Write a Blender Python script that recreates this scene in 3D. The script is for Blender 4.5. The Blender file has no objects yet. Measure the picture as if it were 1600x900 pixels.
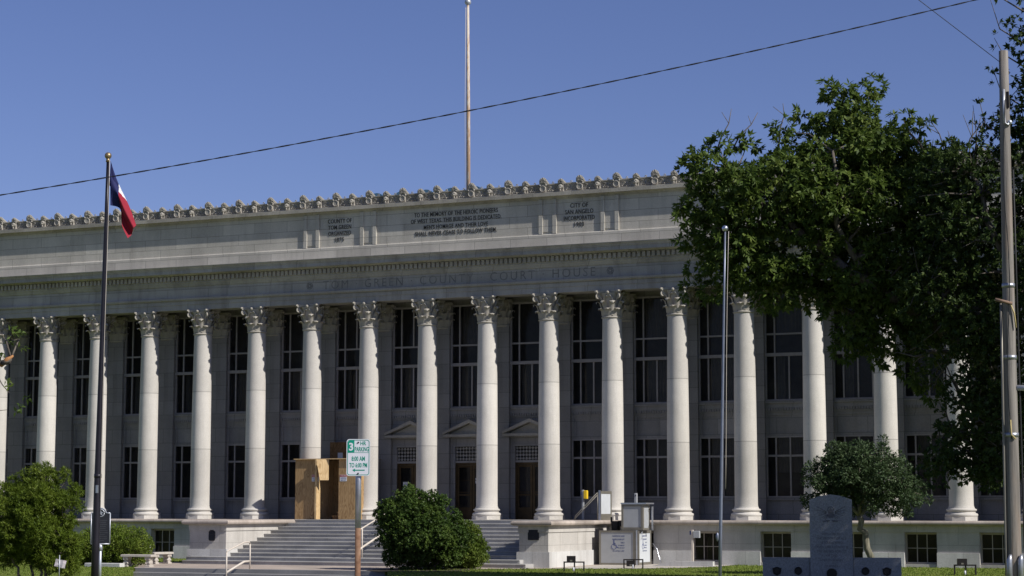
import bpy, math, random
import numpy as np
from mathutils import Vector, Matrix

# ------------------------------------------------------------------ scale
# The place is laid out in facade units; one unit is K metres and the whole
# place is brought to metres at the end of the script.
K = 0.8235
SC = bpy.context.scene
COL = SC.collection
rad = math.radians

# ------------------------------------------------------------------ camera
cam_d = bpy.data.cameras.new("camera")
cam = bpy.data.objects.new("camera", cam_d)
COL.objects.link(cam)
SC.camera = cam
cam_d.sensor_width = 36.0
cam_d.lens = 36.0 * 3049.7 / 1600.0
cam_d.clip_start = 0.5
cam_d.clip_end = 9000
YAW, PITCH = -0.4082, 0.1125
cam.location = (40.62, -90.755, 0.458)
cam.rotation_euler = (math.pi / 2 + PITCH, 0, -YAW)

# ------------------------------------------------------------------ light
SUN_AZ, SUN_EL = rad(78.0), rad(39.5)      # azimuth from -Y towards +X
sun_dir = Vector((math.sin(SUN_AZ) * math.cos(SUN_EL), -math.cos(SUN_AZ) * math.cos(SUN_EL), math.sin(SUN_EL)))
world = bpy.data.worlds.new("World")
SC.world = world
world.use_nodes = True
wn = world.node_tree
bgn = wn.nodes["Background"]
sky = wn.nodes.new("ShaderNodeTexSky")
sky.sky_type = 'NISHITA'
sky.sun_disc = False
sky.sun_elevation = SUN_EL
sky.sun_rotation = math.atan2(sun_dir.x, sun_dir.y)
sky.altitude = 600
sky.air_density = 1.0
sky.dust_density = 0.25
sky.ozone_density = 3.5
# the afternoon air of the place is a clear, slightly violet blue
tint = wn.nodes.new("ShaderNodeVectorMath"); tint.operation = 'MULTIPLY'
tint.inputs[1].default_value = (1.03, 0.95, 1.26)
wn.links.new(sky.outputs[0], tint.inputs[0])
wn.links.new(tint.outputs[0], bgn.inputs[0])
bgn.inputs[1].default_value = 0.066
sun_d = bpy.data.lights.new("sun", 'SUN')
sun_d.energy = 5.0
sun_d.angle = rad(0.53)
sun_d.color = (1.0, 0.965, 0.905)
sun = bpy.data.objects.new("sun", sun_d)
COL.objects.link(sun)
sun.location = (60, -40, 60)
sun.rotation_euler = sun_dir.to_track_quat('Z', 'Y').to_euler()
SC.view_settings.view_transform = 'Standard'
SC.view_settings.look = 'None'
SC.view_settings.gamma = 1.0
SC.view_settings.exposure = 0.09
SC.view_settings.use_curve_mapping = False

# ------------------------------------------------------------------ mesh helper
class MB:
    def __init__(self):
        self.v = []; self.f = []; self.m = []; self.s = []
    def add(self, vs, fs, mi=0, smooth=False):
        o = len(self.v)
        self.v.extend([tuple(p) for p in vs])
        for f in fs:
            self.f.append(tuple(i + o for i in f)); self.m.append(mi); self.s.append(smooth)
        return self
    def box(self, x0, x1, y0, y1, z0, z1, mi=0):
        vs = [(x0,y0,z0),(x1,y0,z0),(x1,y1,z0),(x0,y1,z0),(x0,y0,z1),(x1,y0,z1),(x1,y1,z1),(x0,y1,z1)]
        return self.add(vs, [(0,3,2,1),(4,5,6,7),(0,1,5,4),(1,2,6,5),(2,3,7,6),(3,0,4,7)], mi)
    def cbox(self, x0, x1, y0, y1, z0, z1, c=0.02, mi=0):
        # box with chamfered vertical and top edges
        pts = lambda d: [(x0+d+c,y0+d),(x1-d-c,y0+d),(x1-d,y0+d+c),(x1-d,y1-d-c),(x1-d-c,y1-d),(x0+d+c,y1-d),(x0+d,y1-d-c),(x0+d,y0+d+c)]
        a = [(x,y,z0) for x,y in pts(0)]; b = [(x,y,z1-c) for x,y in pts(0)]; t = [(x,y,z1) for x,y in pts(c)]
        fs = [tuple(range(7,-1,-1)), tuple(range(16,24))]
        for k in (0, 8):
            for i in range(8):
                j = (i+1) % 8
                fs.append((k+i, k+j, k+8+j, k+8+i))
        return self.add(a+b+t, fs, mi)
    def prism(self, poly, x0, x1, mi=0, smooth=False):
        # poly: (y,z) outline extruded along x
        n = len(poly)
        vs = [(x0,y,z) for y,z in poly] + [(x1,y,z) for y,z in poly]
        fs = [(i, i+n, (i+1)%n+n, (i+1)%n) for i in range(n)]
        self.add(vs, fs, mi, smooth)
        return self.add(vs, [tuple(range(n)), tuple(range(2*n-1, n-1, -1))], mi)
    def yprism(self, poly, y0, y1, mi=0):
        # poly: (x,z) outline extruded along y
        n = len(poly)
        vs = [(x,y0,z) for x,z in poly] + [(x,y1,z) for x,z in poly]
        fs = [(i, (i+1)%n, (i+1)%n+n, i+n) for i in range(n)]
        fs += [tuple(range(n-1,-1,-1)), tuple(range(n, 2*n))]
        return self.add(vs, fs, mi)
    def lathe(self, prof, n=32, c=(0,0), mi=0, smooth=True, a0=0.0, caps=True):
        vs = []
        for r, z in prof:
            for i in range(n):
                a = a0 + 2*math.pi*i/n
                vs.append((c[0]+r*math.cos(a), c[1]+r*math.sin(a), z))
        fs = []
        for k in range(len(prof)-1):
            for i in range(n):
                j = (i+1) % n
                fs.append((k*n+i, k*n+j, (k+1)*n+j, (k+1)*n+i))
        self.add(vs, fs, mi, smooth)
        if caps:
            m = len(prof)-1
            self.add(vs[:n], [tuple(range(n-1,-1,-1))], mi)
            self.add(vs[m*n:], [tuple(range(n))], mi)
        return self
    def tube(self, pts, rs, n=8, mi=0, smooth=True, caps=True):
        pts = [Vector(p) for p in pts]
        if not hasattr(rs, '__len__'): rs = [rs]*len(pts)
        vs = []; up = None
        for i, p in enumerate(pts):
            a = pts[max(i-1,0)]; b = pts[min(i+1,len(pts)-1)]
            t = (b-a)
            if t.length < 1e-9: t = Vector((0,0,1))
            t.normalize()
            if up is None:
                up = t.cross(Vector((0.13,0.97,0.21)))
                if up.length < 1e-3: up = t.cross(Vector((1,0,0)))
            up = (up - t*up.dot(t)).normalized()
            w = t.cross(up)
            for k in range(n):
                an = 2*math.pi*k/n
                vs.append(p + (up*math.cos(an) + w*math.sin(an))*rs[i])
        fs = []
        for i in range(len(pts)-1):
            for k in range(n):
                j = (k+1) % n
                fs.append((i*n+k, i*n+j, (i+1)*n+j, (i+1)*n+k))
        if caps:
            fs.append(tuple(range(n-1,-1,-1))); fs.append(tuple(range((len(pts)-1)*n, len(pts)*n)))
        return self.add(vs, fs, mi, smooth)
    def sphere(self, c, r, nu=14, nv=9, mi=0, sq=(1,1,1)):
        prof = []
        vs = []; fs = []
        for j in range(nv+1):
            t = math.pi*j/nv
            for i in range(nu):
                a = 2*math.pi*i/nu
                vs.append((c[0]+r*sq[0]*math.sin(t)*math.cos(a), c[1]+r*sq[1]*math.sin(t)*math.sin(a), c[2]-r*sq[2]*math.cos(t)))
        for j in range(nv):
            for i in range(nu):
                k = (i+1) % nu
                fs.append((j*nu+i, j*nu+k, (j+1)*nu+k, (j+1)*nu+i))
        return self.add(vs, fs, mi, True)
    def ydisc(self, cx, cz, r, y0, y1, n=20, mi=0, sx=1.0):
        # cylinder whose axis runs along y
        return self.yprism([(cx+sx*r*math.cos(2*math.pi*i/n), cz+r*math.sin(2*math.pi*i/n)) for i in range(n)], y0, y1, mi)
    def ytorus(self, cx, y, cz, R, r, n=16, m=6, mi=0, arc=1.0, a0=0.0):
        pts = [(cx+R*math.cos(a0+2*math.pi*arc*i/n), y, cz+R*math.sin(a0+2*math.pi*arc*i/n)) for i in range(n+1)]
        return self.tube(pts, r, m, mi)
    def merge(self, other, mat=None, mi=None):
        vs = [mat @ Vector(p) for p in other.v] if mat is not None else other.v
        o = len(self.v)
        self.v.extend([tuple(p) for p in vs])
        for f, m, s in zip(other.f, other.m, other.s):
            self.f.append(tuple(i+o for i in f)); self.m.append(m if mi is None else mi); self.s.append(s)
        return self
    def mesh(self, name, mats):
        me = bpy.data.meshes.new(name)
        me.from_pydata(self.v, [], self.f)
        if not isinstance(mats, (list, tuple)): mats = [mats]
        for m in mats: me.materials.append(m)
        me.polygons.foreach_set('material_index', self.m)
        me.polygons.foreach_set('use_smooth', self.s)
        me.update()
        return me
    def obj(self, name, mats, parent=None, loc=None, world=True):
        me = self.mesh(name, mats)
        o = bpy.data.objects.new(name, me)
        COL.objects.link(o)
        if parent is not None:
            o.parent = parent
            if world:      # vertices are given in place coordinates
                p = parent; off = Vector((0,0,0))
                while p is not None:
                    off += p.location; p = p.parent
                o.location = -off
        if loc is not None: o.location = loc
        return o

def tag(o, label=None, cat=None, group=None, kind=None):
    if label: o['label'] = label
    if cat: o['category'] = cat
    if group: o['group'] = group
    if kind: o['kind'] = kind
    return o
def thing(name, label, cat, loc=(0,0,0), rz=0.0, group=None):
    o = bpy.data.objects.new(name, None)
    COL.objects.link(o)
    o.location = loc; o.rotation_euler = (0,0,rz)
    o.empty_display_size = 0.3
    return tag(o, label, cat, group)
def local(mb, name, mats, parent, loc=(0,0,0)):
    return mb.obj(name, mats, parent, loc, world=False)
def twin(o, parent, loc=None):
    c = o.copy(); COL.objects.link(c); c.parent = parent
    if loc is not None: c.location = loc
    return c

def text(body, height, width=None, cx=0.0, y=0.0, cz=0.0, depth=0.006, mi=0, bold=0.0, align='C', spacing=1.0):
    cu = bpy.data.curves.new("lettering", 'FONT')
    cu.body = body; cu.size = 1.0; cu.extrude = 0.02; cu.offset = bold; cu.resolution_u = 3; cu.space_character = spacing
    o = bpy.data.objects.new("lettering", cu)
    COL.objects.link(o)
    dg = bpy.context.evaluated_depsgraph_get(); dg.update()
    me = bpy.data.meshes.new_from_object(o.evaluated_get(dg))
    bpy.data.objects.remove(o); bpy.data.curves.remove(cu)
    P = np.array([v.co[:] for v in me.vertices]); fs = [tuple(p.vertices) for p in me.polygons]
    bpy.data.meshes.remove(me)
    x0, x1 = P[:,0].min(), P[:,0].max(); y0, y1 = P[:,1].min(), P[:,1].max()
    sy = height/(y1-y0); sx = width/(x1-x0) if width else sy
    X = (P[:,0]-x0)*sx; W = (x1-x0)*sx
    X = X - W/2 + cx if align == 'C' else (X + cx if align == 'L' else X - W + cx)
    Z = (P[:,1]-(y0+y1)/2)*sy + cz
    Y = y - (P[:,2]+0.02)/0.04*depth
    mb = MB(); mb.add(np.stack([X,Y,Z],1).tolist(), fs, mi)
    return mb

# ------------------------------------------------------------------ materials
def newmat(name):
    m = bpy.data.materials.new(name); m.use_nodes = True
    nt = m.node_tree
    return m, nt, nt.nodes["Principled BSDF"]
def N(nt, t, **kw):
    n = nt.nodes.new(t)
    for k, v in kw.items(): setattr(n, k, v)
    return n
def mathn(nt, op, a, b=None, c=None, clamp=False):
    n = N(nt, 'ShaderNodeMath', operation=op, use_clamp=clamp)
    for i, q in enumerate((a, b, c)):
        if q is None: continue
        if isinstance(q, (int, float)): n.inputs[i].default_value = q
        else: nt.links.new(q, n.inputs[i])
    return n.outputs[0]
def coords(nt):
    tc = N(nt, 'ShaderNodeTexCoord'); mp = N(nt, 'ShaderNodeMapping')
    mp.inputs['Scale'].default_value = (1/K, 1/K, 1/K)
    nt.links.new(tc.outputs['Object'], mp.inputs[0])
    return mp.outputs[0]
def scaled(nt, vec, s):
    mp = N(nt, 'ShaderNodeMapping'); mp.inputs['Scale'].default_value = s
    nt.links.new(vec, mp.inputs[0]); return mp.outputs[0]
def noise(nt, vec, scale, detail=4, rough=0.55):
    n = N(nt, 'ShaderNodeTexNoise'); n.inputs['Scale'].default_value = scale
    n.inputs['Detail'].default_value = detail; n.inputs['Roughness'].default_value = rough
    nt.links.new(vec, n.inputs['Vector']); return n.outputs['Fac']
def remap(nt, v, a, b, c, d):
    n = N(nt, 'ShaderNodeMapRange'); n.inputs[1].default_value = a; n.inputs[2].default_value = b
    n.inputs[3].default_value = c; n.inputs[4].default_value = d
    nt.links.new(v, n.inputs[0]); return n.outputs[0]
def scale_col(nt, col, val):
    n = N(nt, 'ShaderNodeVectorMath', operation='SCALE')
    if isinstance(col, tuple): n.inputs[0].default_value = col[:3]
    else: nt.links.new(col, n.inputs[0])
    if isinstance(val, (int, float)): n.inputs['Scale'].default_value = val
    else: nt.links.new(val, n.inputs['Scale'])
    return n.outputs[0]
def mixc(nt, f, a, b):
    n = N(nt, 'ShaderNodeMix', data_type='RGBA')
    if isinstance(f, (int, float)): n.inputs[0].default_value = f
    else: nt.links.new(f, n.inputs[0])
    for i, q in ((6, a), (7, b)):
        if isinstance(q, tuple): n.inputs[i].default_value = (q[0], q[1], q[2], 1)
        else: nt.links.new(q, n.inputs[i])
    return n.outputs[2]
def bump(nt, bs, h, strength, dist=0.02):
    b = N(nt, 'ShaderNodeBump'); b.inputs['Strength'].default_value = strength; b.inputs['Distance'].default_value = dist
    nt.links.new(h, b.inputs['Height']); nt.links.new(b.outputs[0], bs.inputs['Normal'])

def stone(name, col, block=None, joint=0.72, stain=0.22, grime=0.0, drums=None, vary=0.10, rough=0.85, grain=0.12, gcol=(0.10,0.09,0.08)):
    m, nt, bs = newmat(name)
    p = coords(nt)
    big = noise(nt, p, 0.55, 5, 0.6)
    st = noise(nt, scaled(nt, p, (1.6, 1.6, 0.16)), 1.3, 5, 0.65)
    fine = noise(nt, p, 22, 3, 0.7)
    k = mathn(nt, 'ADD', remap(nt, big, 0.3, 0.7, -stain, stain), remap(nt, fine, 0.3, 0.7, -grain, grain))
    k = mathn(nt, 'ADD', k, 1.0)
    h = fine
    sx = N(nt, 'ShaderNodeSeparateXYZ'); nt.links.new(p, sx.inputs[0])
    if block:
        w, hh, off = block
        cb = N(nt, 'ShaderNodeCombineXYZ')
        nt.links.new(mathn(nt, 'ADD', sx.outputs[0], sx.outputs[1]), cb.inputs[0])
        nt.links.new(mathn(nt, 'ADD', sx.outputs[2], 20 + off), cb.inputs[1])
        br = N(nt, 'ShaderNodeTexBrick'); br.offset = 0.5; br.squash = 1.0
        br.inputs['Scale'].default_value = 1.0; br.inputs['Mortar Size'].default_value = 0.014
        br.inputs['Mortar Smooth'].default_value = 0.3; br.inputs['Bias'].default_value = 0.0
        br.inputs['Brick Width'].default_value = w; br.inputs['Row Height'].default_value = hh
        br.inputs['Color1'].default_value = (1-vary,)*3 + (1,); br.inputs['Color2'].default_value = (1+vary,)*3 + (1,)
        br.inputs['Mortar'].default_value = (joint,)*3 + (1,)
        nt.links.new(cb.outputs[0], br.inputs['Vector'])
        k = mathn(nt, 'MULTIPLY', k, br.outputs['Color'])
    if drums:
        cr = N(nt, 'ShaderNodeValToRGB'); cr.color_ramp.interpolation = 'CONSTANT'
        el = cr.color_ramp.elements; el[0].position = 0; el[0].color = (0.97,)*3+(1,)
        el[1].position = drums[0]/12.0; el[1].color = (1.05,)*3+(1,)
        e = el.new(drums[1]/12.0); e.color = (0.95,)*3+(1,)
        nt.links.new(mathn(nt, 'DIVIDE', sx.outputs[2], 12.0), cr.inputs[0])
        k = mathn(nt, 'MULTIPLY', k, cr.outputs[0])
        for d in drums:
            c = N(nt, 'ShaderNodeMath', operation='COMPARE'); c.inputs[1].default_value = d; c.inputs[2].default_value = 0.018
            nt.links.new(sx.outputs[2], c.inputs[0])
            k = mathn(nt, 'MULTIPLY', k, remap(nt, c.outputs[0], 0, 1, 1, 0.6))
        oi = N(nt, 'ShaderNodeObjectInfo')
        k = mathn(nt, 'MULTIPLY', k, remap(nt, oi.outputs['Random'], 0, 1, 0.90, 1.06))
    c = scale_col(nt, col, k)
    if grime > 0:
        g = remap(nt, st, 0.48, 0.78, 0, grime)
        c = mixc(nt, g, c, gcol)
    nt.links.new(c, bs.inputs['Base Color'])
    bs.inputs['Roughness'].default_value = rough
    bs.inputs['Specular IOR Level'].default_value = 0.25
    bump(nt, bs, h, 0.25, 0.02)
    return m

def plain(name, col, rough=0.5, metal=0.0, var=0.12, vs=4.0, spec=0.4, bmp=0.0, col2=None, lo=0.45, hi=0.65):
    m, nt, bs = newmat(name)
    p = coords(nt)
    n = noise(nt, p, vs, 5, 0.6)
    c = scale_col(nt, col, remap(nt, n, 0.3, 0.7, 1-var, 1+var))
    if col2: c = mixc(nt, remap(nt, noise(nt, p, vs*0.6, 6, 0.65), lo, hi, 0, 1), c, col2)
    nt.links.new(c, bs.inputs['Base Color'])
    bs.inputs['Roughness'].default_value = rough; bs.inputs['Metallic'].default_value = metal
    bs.inputs['Specular IOR Level'].default_value = spec
    if bmp: bump(nt, bs, noise(nt, p, vs*6, 4), bmp, 0.02)
    return m

def leafmat(name, c1, c2, c3, trans=0.25, rough=0.55, spec=0.2):
    m, nt, bs = newmat(name)
    g = N(nt, 'ShaderNodeNewGeometry'); p = coords(nt)
    cr = N(nt, 'ShaderNodeValToRGB'); el = cr.color_ramp.elements
    el[0].position = 0.0; el[0].color = c1+(1,); el[1].position = 1.0; el[1].color = c3+(1,)
    e = el.new(0.55); e.color = c2+(1,)
    v = mathn(nt, 'ADD', mathn(nt, 'MULTIPLY', g.outputs['Random Per Island'], 0.45), remap(nt, noise(nt, p, 1.3, 3), 0.32, 0.68, -0.05, 0.6))
    nt.links.new(v, cr.inputs[0])
    nt.links.new(cr.outputs[0], bs.inputs['Base Color'])
    bs.inputs['Roughness'].default_value = rough
    bs.inputs['Specular IOR Level'].default_value = spec
    tr = N(nt, 'ShaderNodeBsdfTranslucent'); nt.links.new(cr.outputs[0], tr.inputs[0])
    mx = N(nt, 'ShaderNodeMixShader'); mx.inputs[0].default_value = trans
    out = nt.nodes['Material Output']
    nt.links.new(bs.outputs[0], mx.inputs[1]); nt.links.new(tr.outputs[0], mx.inputs[2]); nt.links.new(mx.outputs[0], out.inputs[0])
    return m

def glassmat(name, see=0.35, col=(0.012,0.013,0.015)):
    m, nt, bs = newmat(name)
    p = coords(nt)
    oi = N(nt, 'ShaderNodeObjectInfo')
    nt.links.new(scale_col(nt, col, mathn(nt, 'MULTIPLY', remap(nt, noise(nt, p, 0.35, 3), 0.35, 0.65, 0.5, 1.6), remap(nt, oi.outputs['Random'], 0, 1, 0.6, 1.4))), bs.inputs['Base Color'])
    bs.inputs['Roughness'].default_value = 0.06
    bs.inputs['Specular IOR Level'].default_value = 0.22
    bump(nt, bs, noise(nt, p, 1.5, 2), 0.05, 0.02)
    tr = N(nt, 'ShaderNodeBsdfTransparent'); tr.inputs[0].default_value = (0.75,0.78,0.8,1)
    mx = N(nt, 'ShaderNodeMixShader'); mx.inputs[0].default_value = see
    nt.links.new(bs.outputs[0], mx.inputs[1]); nt.links.new(tr.outputs[0], mx.inputs[2])
    nt.links.new(mx.outputs[0], nt.nodes['Material Output'].inputs[0])
    return m

def plywood(name, col, dark):
    m, nt, bs = newmat(name)
    p = coords(nt)
    ns = N(nt, 'ShaderNodeTexNoise'); ns.inputs['Scale'].default_value = 1.1; ns.inputs['Detail'].default_value = 2
    nt.links.new(scaled(nt, p, (2.4, 2.4, 0.55)), ns.inputs['Vector'])
    bands = mathn(nt, 'SINE', mathn(nt, 'MULTIPLY', ns.outputs['Fac'], 75.0))
    fine = noise(nt, scaled(nt, p, (30, 30, 1.5)), 1.0, 3)
    f = mathn(nt, 'MULTIPLY', remap(nt, bands, -0.2, 1, 0, 0.75), remap(nt, noise(nt, p, 0.9, 2), 0.35, 0.65, 0.25, 1))
    c = mixc(nt, f, col, dark)
    c = scale_col(nt, c, remap(nt, fine, 0.3, 0.7, 0.85, 1.12))
    nt.links.new(c, bs.inputs['Base Color']); bs.inputs['Roughness'].default_value = 0.7
    bs.inputs['Specular IOR Level'].default_value = 0.2
    return m

def barkmat(name, col, col2):
    m, nt, bs = newmat(name)
    p = coords(nt)
    n = noise(nt, scaled(nt, p, (7, 7, 1.6)), 2.0, 5, 0.65)
    nt.links.new(mixc(nt, remap(nt, n, 0.35, 0.65, 0, 1), col, col2), bs.inputs['Base Color'])
    bs.inputs['Roughness'].default_value = 0.9
    bump(nt, bs, n, 0.6, 0.04)
    return m

M = {}
LIME = (0.46, 0.43, 0.385)
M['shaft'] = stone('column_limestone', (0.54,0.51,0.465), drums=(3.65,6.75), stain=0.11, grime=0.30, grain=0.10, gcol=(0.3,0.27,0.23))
M['trim'] = stone('carved_limestone', (0.38,0.35,0.30), stain=0.15, grime=0.35, gcol=(0.17,0.15,0.125))
M['crest'] = stone('weathered_cresting_stone', (0.37,0.345,0.30), stain=0.2, grime=0.5, gcol=(0.09,0.08,0.068))
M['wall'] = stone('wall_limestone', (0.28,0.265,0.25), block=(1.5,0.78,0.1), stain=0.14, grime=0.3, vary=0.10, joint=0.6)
M['frieze'] = stone('frieze_limestone', (0.36,0.34,0.31), block=(2.6,0.66,-0.02), stain=0.16, grime=0.5, vary=0.10, joint=0.6)
M['attic'] = stone('attic_limestone', (0.47,0.44,0.385), block=(2.0,0.577,0.0), stain=0.13, grime=0.30, vary=0.09, joint=0.55, gcol=(0.15,0.135,0.115))
M['coping'] = stone('coping_limestone', (0.34,0.315,0.27), block=(2.1,5.0,2.0), stain=0.2, grime=0.5, joint=0.7, gcol=(0.12,0.105,0.09))
M['podium'] = stone('podium_limestone', (0.46,0.435,0.40), block=(1.9,1.0,0.2), stain=0.16, grime=0.35, vary=0.06, gcol=(0.18,0.15,0.12))
M['nosing'] = stone('weathered_coping', (0.36,0.31,0.27), block=(2.4,5.0,2.0), stain=0.3, grime=0.5, joint=0.7, gcol=(0.17,0.13,0.10))
M['plinth'] = stone('white_base_course', (0.52,0.51,0.49), block=(1.7,3.0,1.0), stain=0.12, grime=0.45, gcol=(0.24,0.22,0.20))
M['steps'] = stone('grey_granite_steps', (0.37,0.36,0.345), block=(2.6,0.175,0.02), stain=0.16, grime=0.25, vary=0.10, joint=0.8, gcol=(0.12,0.115,0.11))
M['plaza'] = stone('pink_concrete', (0.39,0.325,0.275), stain=0.18, grime=0.2, gcol=(0.22,0.19,0.16))
M['slab'] = stone('pale_concrete', (0.45,0.41,0.36), stain=0.16, grime=0.25, gcol=(0.24,0.21,0.18))
M['walk'] = stone('grey_concrete', (0.24,0.235,0.23), stain=0.15, grime=0.2)
M['asphalt'] = plain('asphalt', (0.05,0.05,0.052), 0.9, vs=8, var=0.25)
M['letter'] = plain('darkened_letters', (0.055,0.051,0.045), 0.8)
M['cut'] = plain('shadowed_stained_letters', (0.19,0.18,0.17), 0.9, var=0.3, vs=2)  # shadow of the carved letters put into a darker stone colour, plus staining
M['frame'] = plain('painted_window_frame', (0.30,0.275,0.26), 0.6)
M['bframe'] = plain('basement_window_frame', (0.36,0.32,0.28), 0.6)
M['glass'] = glassmat('window_glass', 0.45, (0.026,0.024,0.023))
M['bglass'] = glassmat('screened_glass', 0.1, (0.022,0.019,0.015))
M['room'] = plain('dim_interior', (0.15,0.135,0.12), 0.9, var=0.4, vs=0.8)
M['curtain'] = plain('curtain_cloth', (0.34,0.30,0.26), 0.9)
M['bronze'] = plain('bronze_door', (0.075,0.048,0.022), 0.4, 0.5, var=0.3, vs=3)
M['grille'] = plain('pale_stone_grille', (0.38,0.355,0.32), 0.8)
M['paper'] = plain('white_paper', (0.72,0.72,0.72), 0.8, var=0.03)
M['ply'] = plywood('plywood', (0.40,0.26,0.125), (0.17,0.09,0.035))
M['ply2'] = plywood('lit_plywood', (0.60,0.43,0.23), (0.40,0.25,0.11))  # lit copy of the plywood, the light is in its paler colour
M['darkply'] = plywood('dark_plywood', (0.26,0.15,0.065), (0.12,0.065,0.03))  # darker brown plywood for roof board, risers and window board
M['red'] = plain('red_sign_paint', (0.36,0.025,0.03), 0.5)
M['black'] = plain('black_ink', (0.02,0.02,0.024), 0.6)
M['white'] = plain('white_sign', (0.62,0.63,0.66), 0.45, var=0.04)
M['green'] = plain('green_sign_ink', (0.0,0.235,0.155), 0.4, var=0.06)
M['galv'] = plain('galvanised_steel', (0.36,0.37,0.40), 0.42, 0.7, var=0.15, vs=10)
M['rust'] = plain('rusty_steel', (0.17,0.085,0.045), 0.8, 0.1, var=0.35, vs=7, col2=(0.26,0.16,0.10))
M['darkpole'] = plain('dark_bronze_paint', (0.018,0.016,0.022), 0.4, 0.2, var=0.15)
M['finial'] = plain('gilded_ball', (0.34,0.25,0.14), 0.42, 0.75, var=0.2)
M['steel'] = plain('bare_aluminium', (0.55,0.57,0.62), 0.3, 0.9, var=0.1)
M['polesteel'] = plain('brushed_aluminium_pole', (0.22,0.24,0.30), 0.45, 0.6, var=0.12)
M['marker'] = plain('dark_cast_aluminium', (0.022,0.023,0.030), 0.5, 0.2, var=0.2)
M['silver'] = plain('silver_paint', (0.44,0.46,0.50), 0.45, 0.5)
M['cream'] = plain('cream_handrail_paint', (0.55,0.49,0.42), 0.5, var=0.1)
M['liftframe'] = plain('bronze_anodised_frame', (0.20,0.185,0.155), 0.45, 0.35, var=0.1)
M['liftpanel'] = plain('shaded_lift_panel', (0.34,0.35,0.365), 0.5, var=0.05)  # front panels: shade of the grazing sun put into a darker grey
M['liftside'] = plain('sunlit_lift_panel', (0.52,0.54,0.56), 0.5, var=0.04)  # gates facing the sun: same panel with the sunlight in its colour
M['blue'] = plain('blue_symbol_ink', (0.055,0.075,0.20), 0.5)
M['yellow'] = plain('yellow_plastic', (0.80,0.52,0.02), 0.45)
M['granite'] = stone('polished_grey_granite', (0.22,0.225,0.245), stain=0.10, grain=0.30, grime=0.12, rough=0.35)
M['engrave'] = plain('engraved_granite', (0.10,0.10,0.115), 0.8)
M['medal'] = plain('black_bronze_medallion', (0.02,0.018,0.018), 0.45, 0.5)
M['wood'] = None
M['bark'] = barkmat('grey_brown_bark', (0.075,0.062,0.05), (0.17,0.145,0.12))
M['palebark'] = barkmat('pale_mottled_bark', (0.09,0.085,0.06), (0.24,0.22,0.16))
M['leaf_pecan'] = leafmat('pecan_leaves', (0.044,0.076,0.015), (0.092,0.140,0.026), (0.17,0.21,0.05), 0.38)
M['leaf_oak'] = leafmat('oak_leaves', (0.022,0.042,0.011), (0.048,0.078,0.019), (0.10,0.135,0.036), 0.28)
M['leaf_small'] = leafmat('grey_green_leaves', (0.032,0.058,0.024), (0.058,0.092,0.038), (0.11,0.15,0.07), 0.25)
M['leaf_juniper'] = leafmat('juniper_sprays', (0.052,0.088,0.009), (0.110,0.158,0.016), (0.19,0.235,0.036), 0.3)
M['leaf_box'] = leafmat('boxwood_leaves', (0.030,0.060,0.012), (0.058,0.100,0.018), (0.115,0.16,0.03), 0.25)
M['leaf_box2'] = leafmat('light_boxwood_leaves', (0.070,0.110,0.016), (0.115,0.165,0.026), (0.18,0.22,0.05), 0.35)
M['leaf_hedge'] = leafmat('hedge_leaves', (0.070,0.110,0.013), (0.125,0.180,0.022), (0.20,0.24,0.045), 0.3)
M['flagblue'] = plain('blue_flag_cloth', (0.012,0.016,0.085), 0.8, var=0.1)
M['flagwhite'] = plain('white_flag_cloth', (0.70,0.70,0.72), 0.8, var=0.03)
M['flagred'] = plain('red_flag_cloth', (0.26,0.010,0.026), 0.8, var=0.1)
M['cable'] = plain('black_cable', (0.015,0.015,0.015), 0.6)
M['roof'] = plain('roof_gravel', (0.30,0.29,0.27), 0.9)
M['skylight'] = plain('blue_glass_skylight', (0.16,0.30,0.42), 0.15, 0.0, spec=0.6)
M['darkmetal'] = plain('black_metal', (0.016,0.013,0.013), 0.5, 0.2)

def grassmat():
    m, nt, bs = newmat('lawn_grass')
    p = coords(nt)
    n = noise(nt, p, 0.8, 5, 0.7); f = noise(nt, p, 14, 4, 0.75)
    c = mixc(nt, remap(nt, n, 0.35, 0.65, 0, 1), (0.12,0.17,0.028), (0.20,0.235,0.05))
    c = mixc(nt, remap(nt, noise(nt, p, 2.6, 4), 0.55, 0.72, 0, 0.6), c, (0.16,0.145,0.055))
    c = scale_col(nt, c, remap(nt, f, 0.3, 0.7, 0.6, 1.35))
    nt.links.new(c, bs.inputs['Base Color']); bs.inputs['Roughness'].default_value = 0.9
    bs.inputs['Specular IOR Level'].default_value = 0.1
    bump(nt, bs, f, 1.0, 0.08)
    return m
M['grass'] = grassmat()
M['blade'] = leafmat('grass_blades', (0.11,0.17,0.022), (0.17,0.23,0.036), (0.27,0.29,0.08), 0.4)

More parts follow.
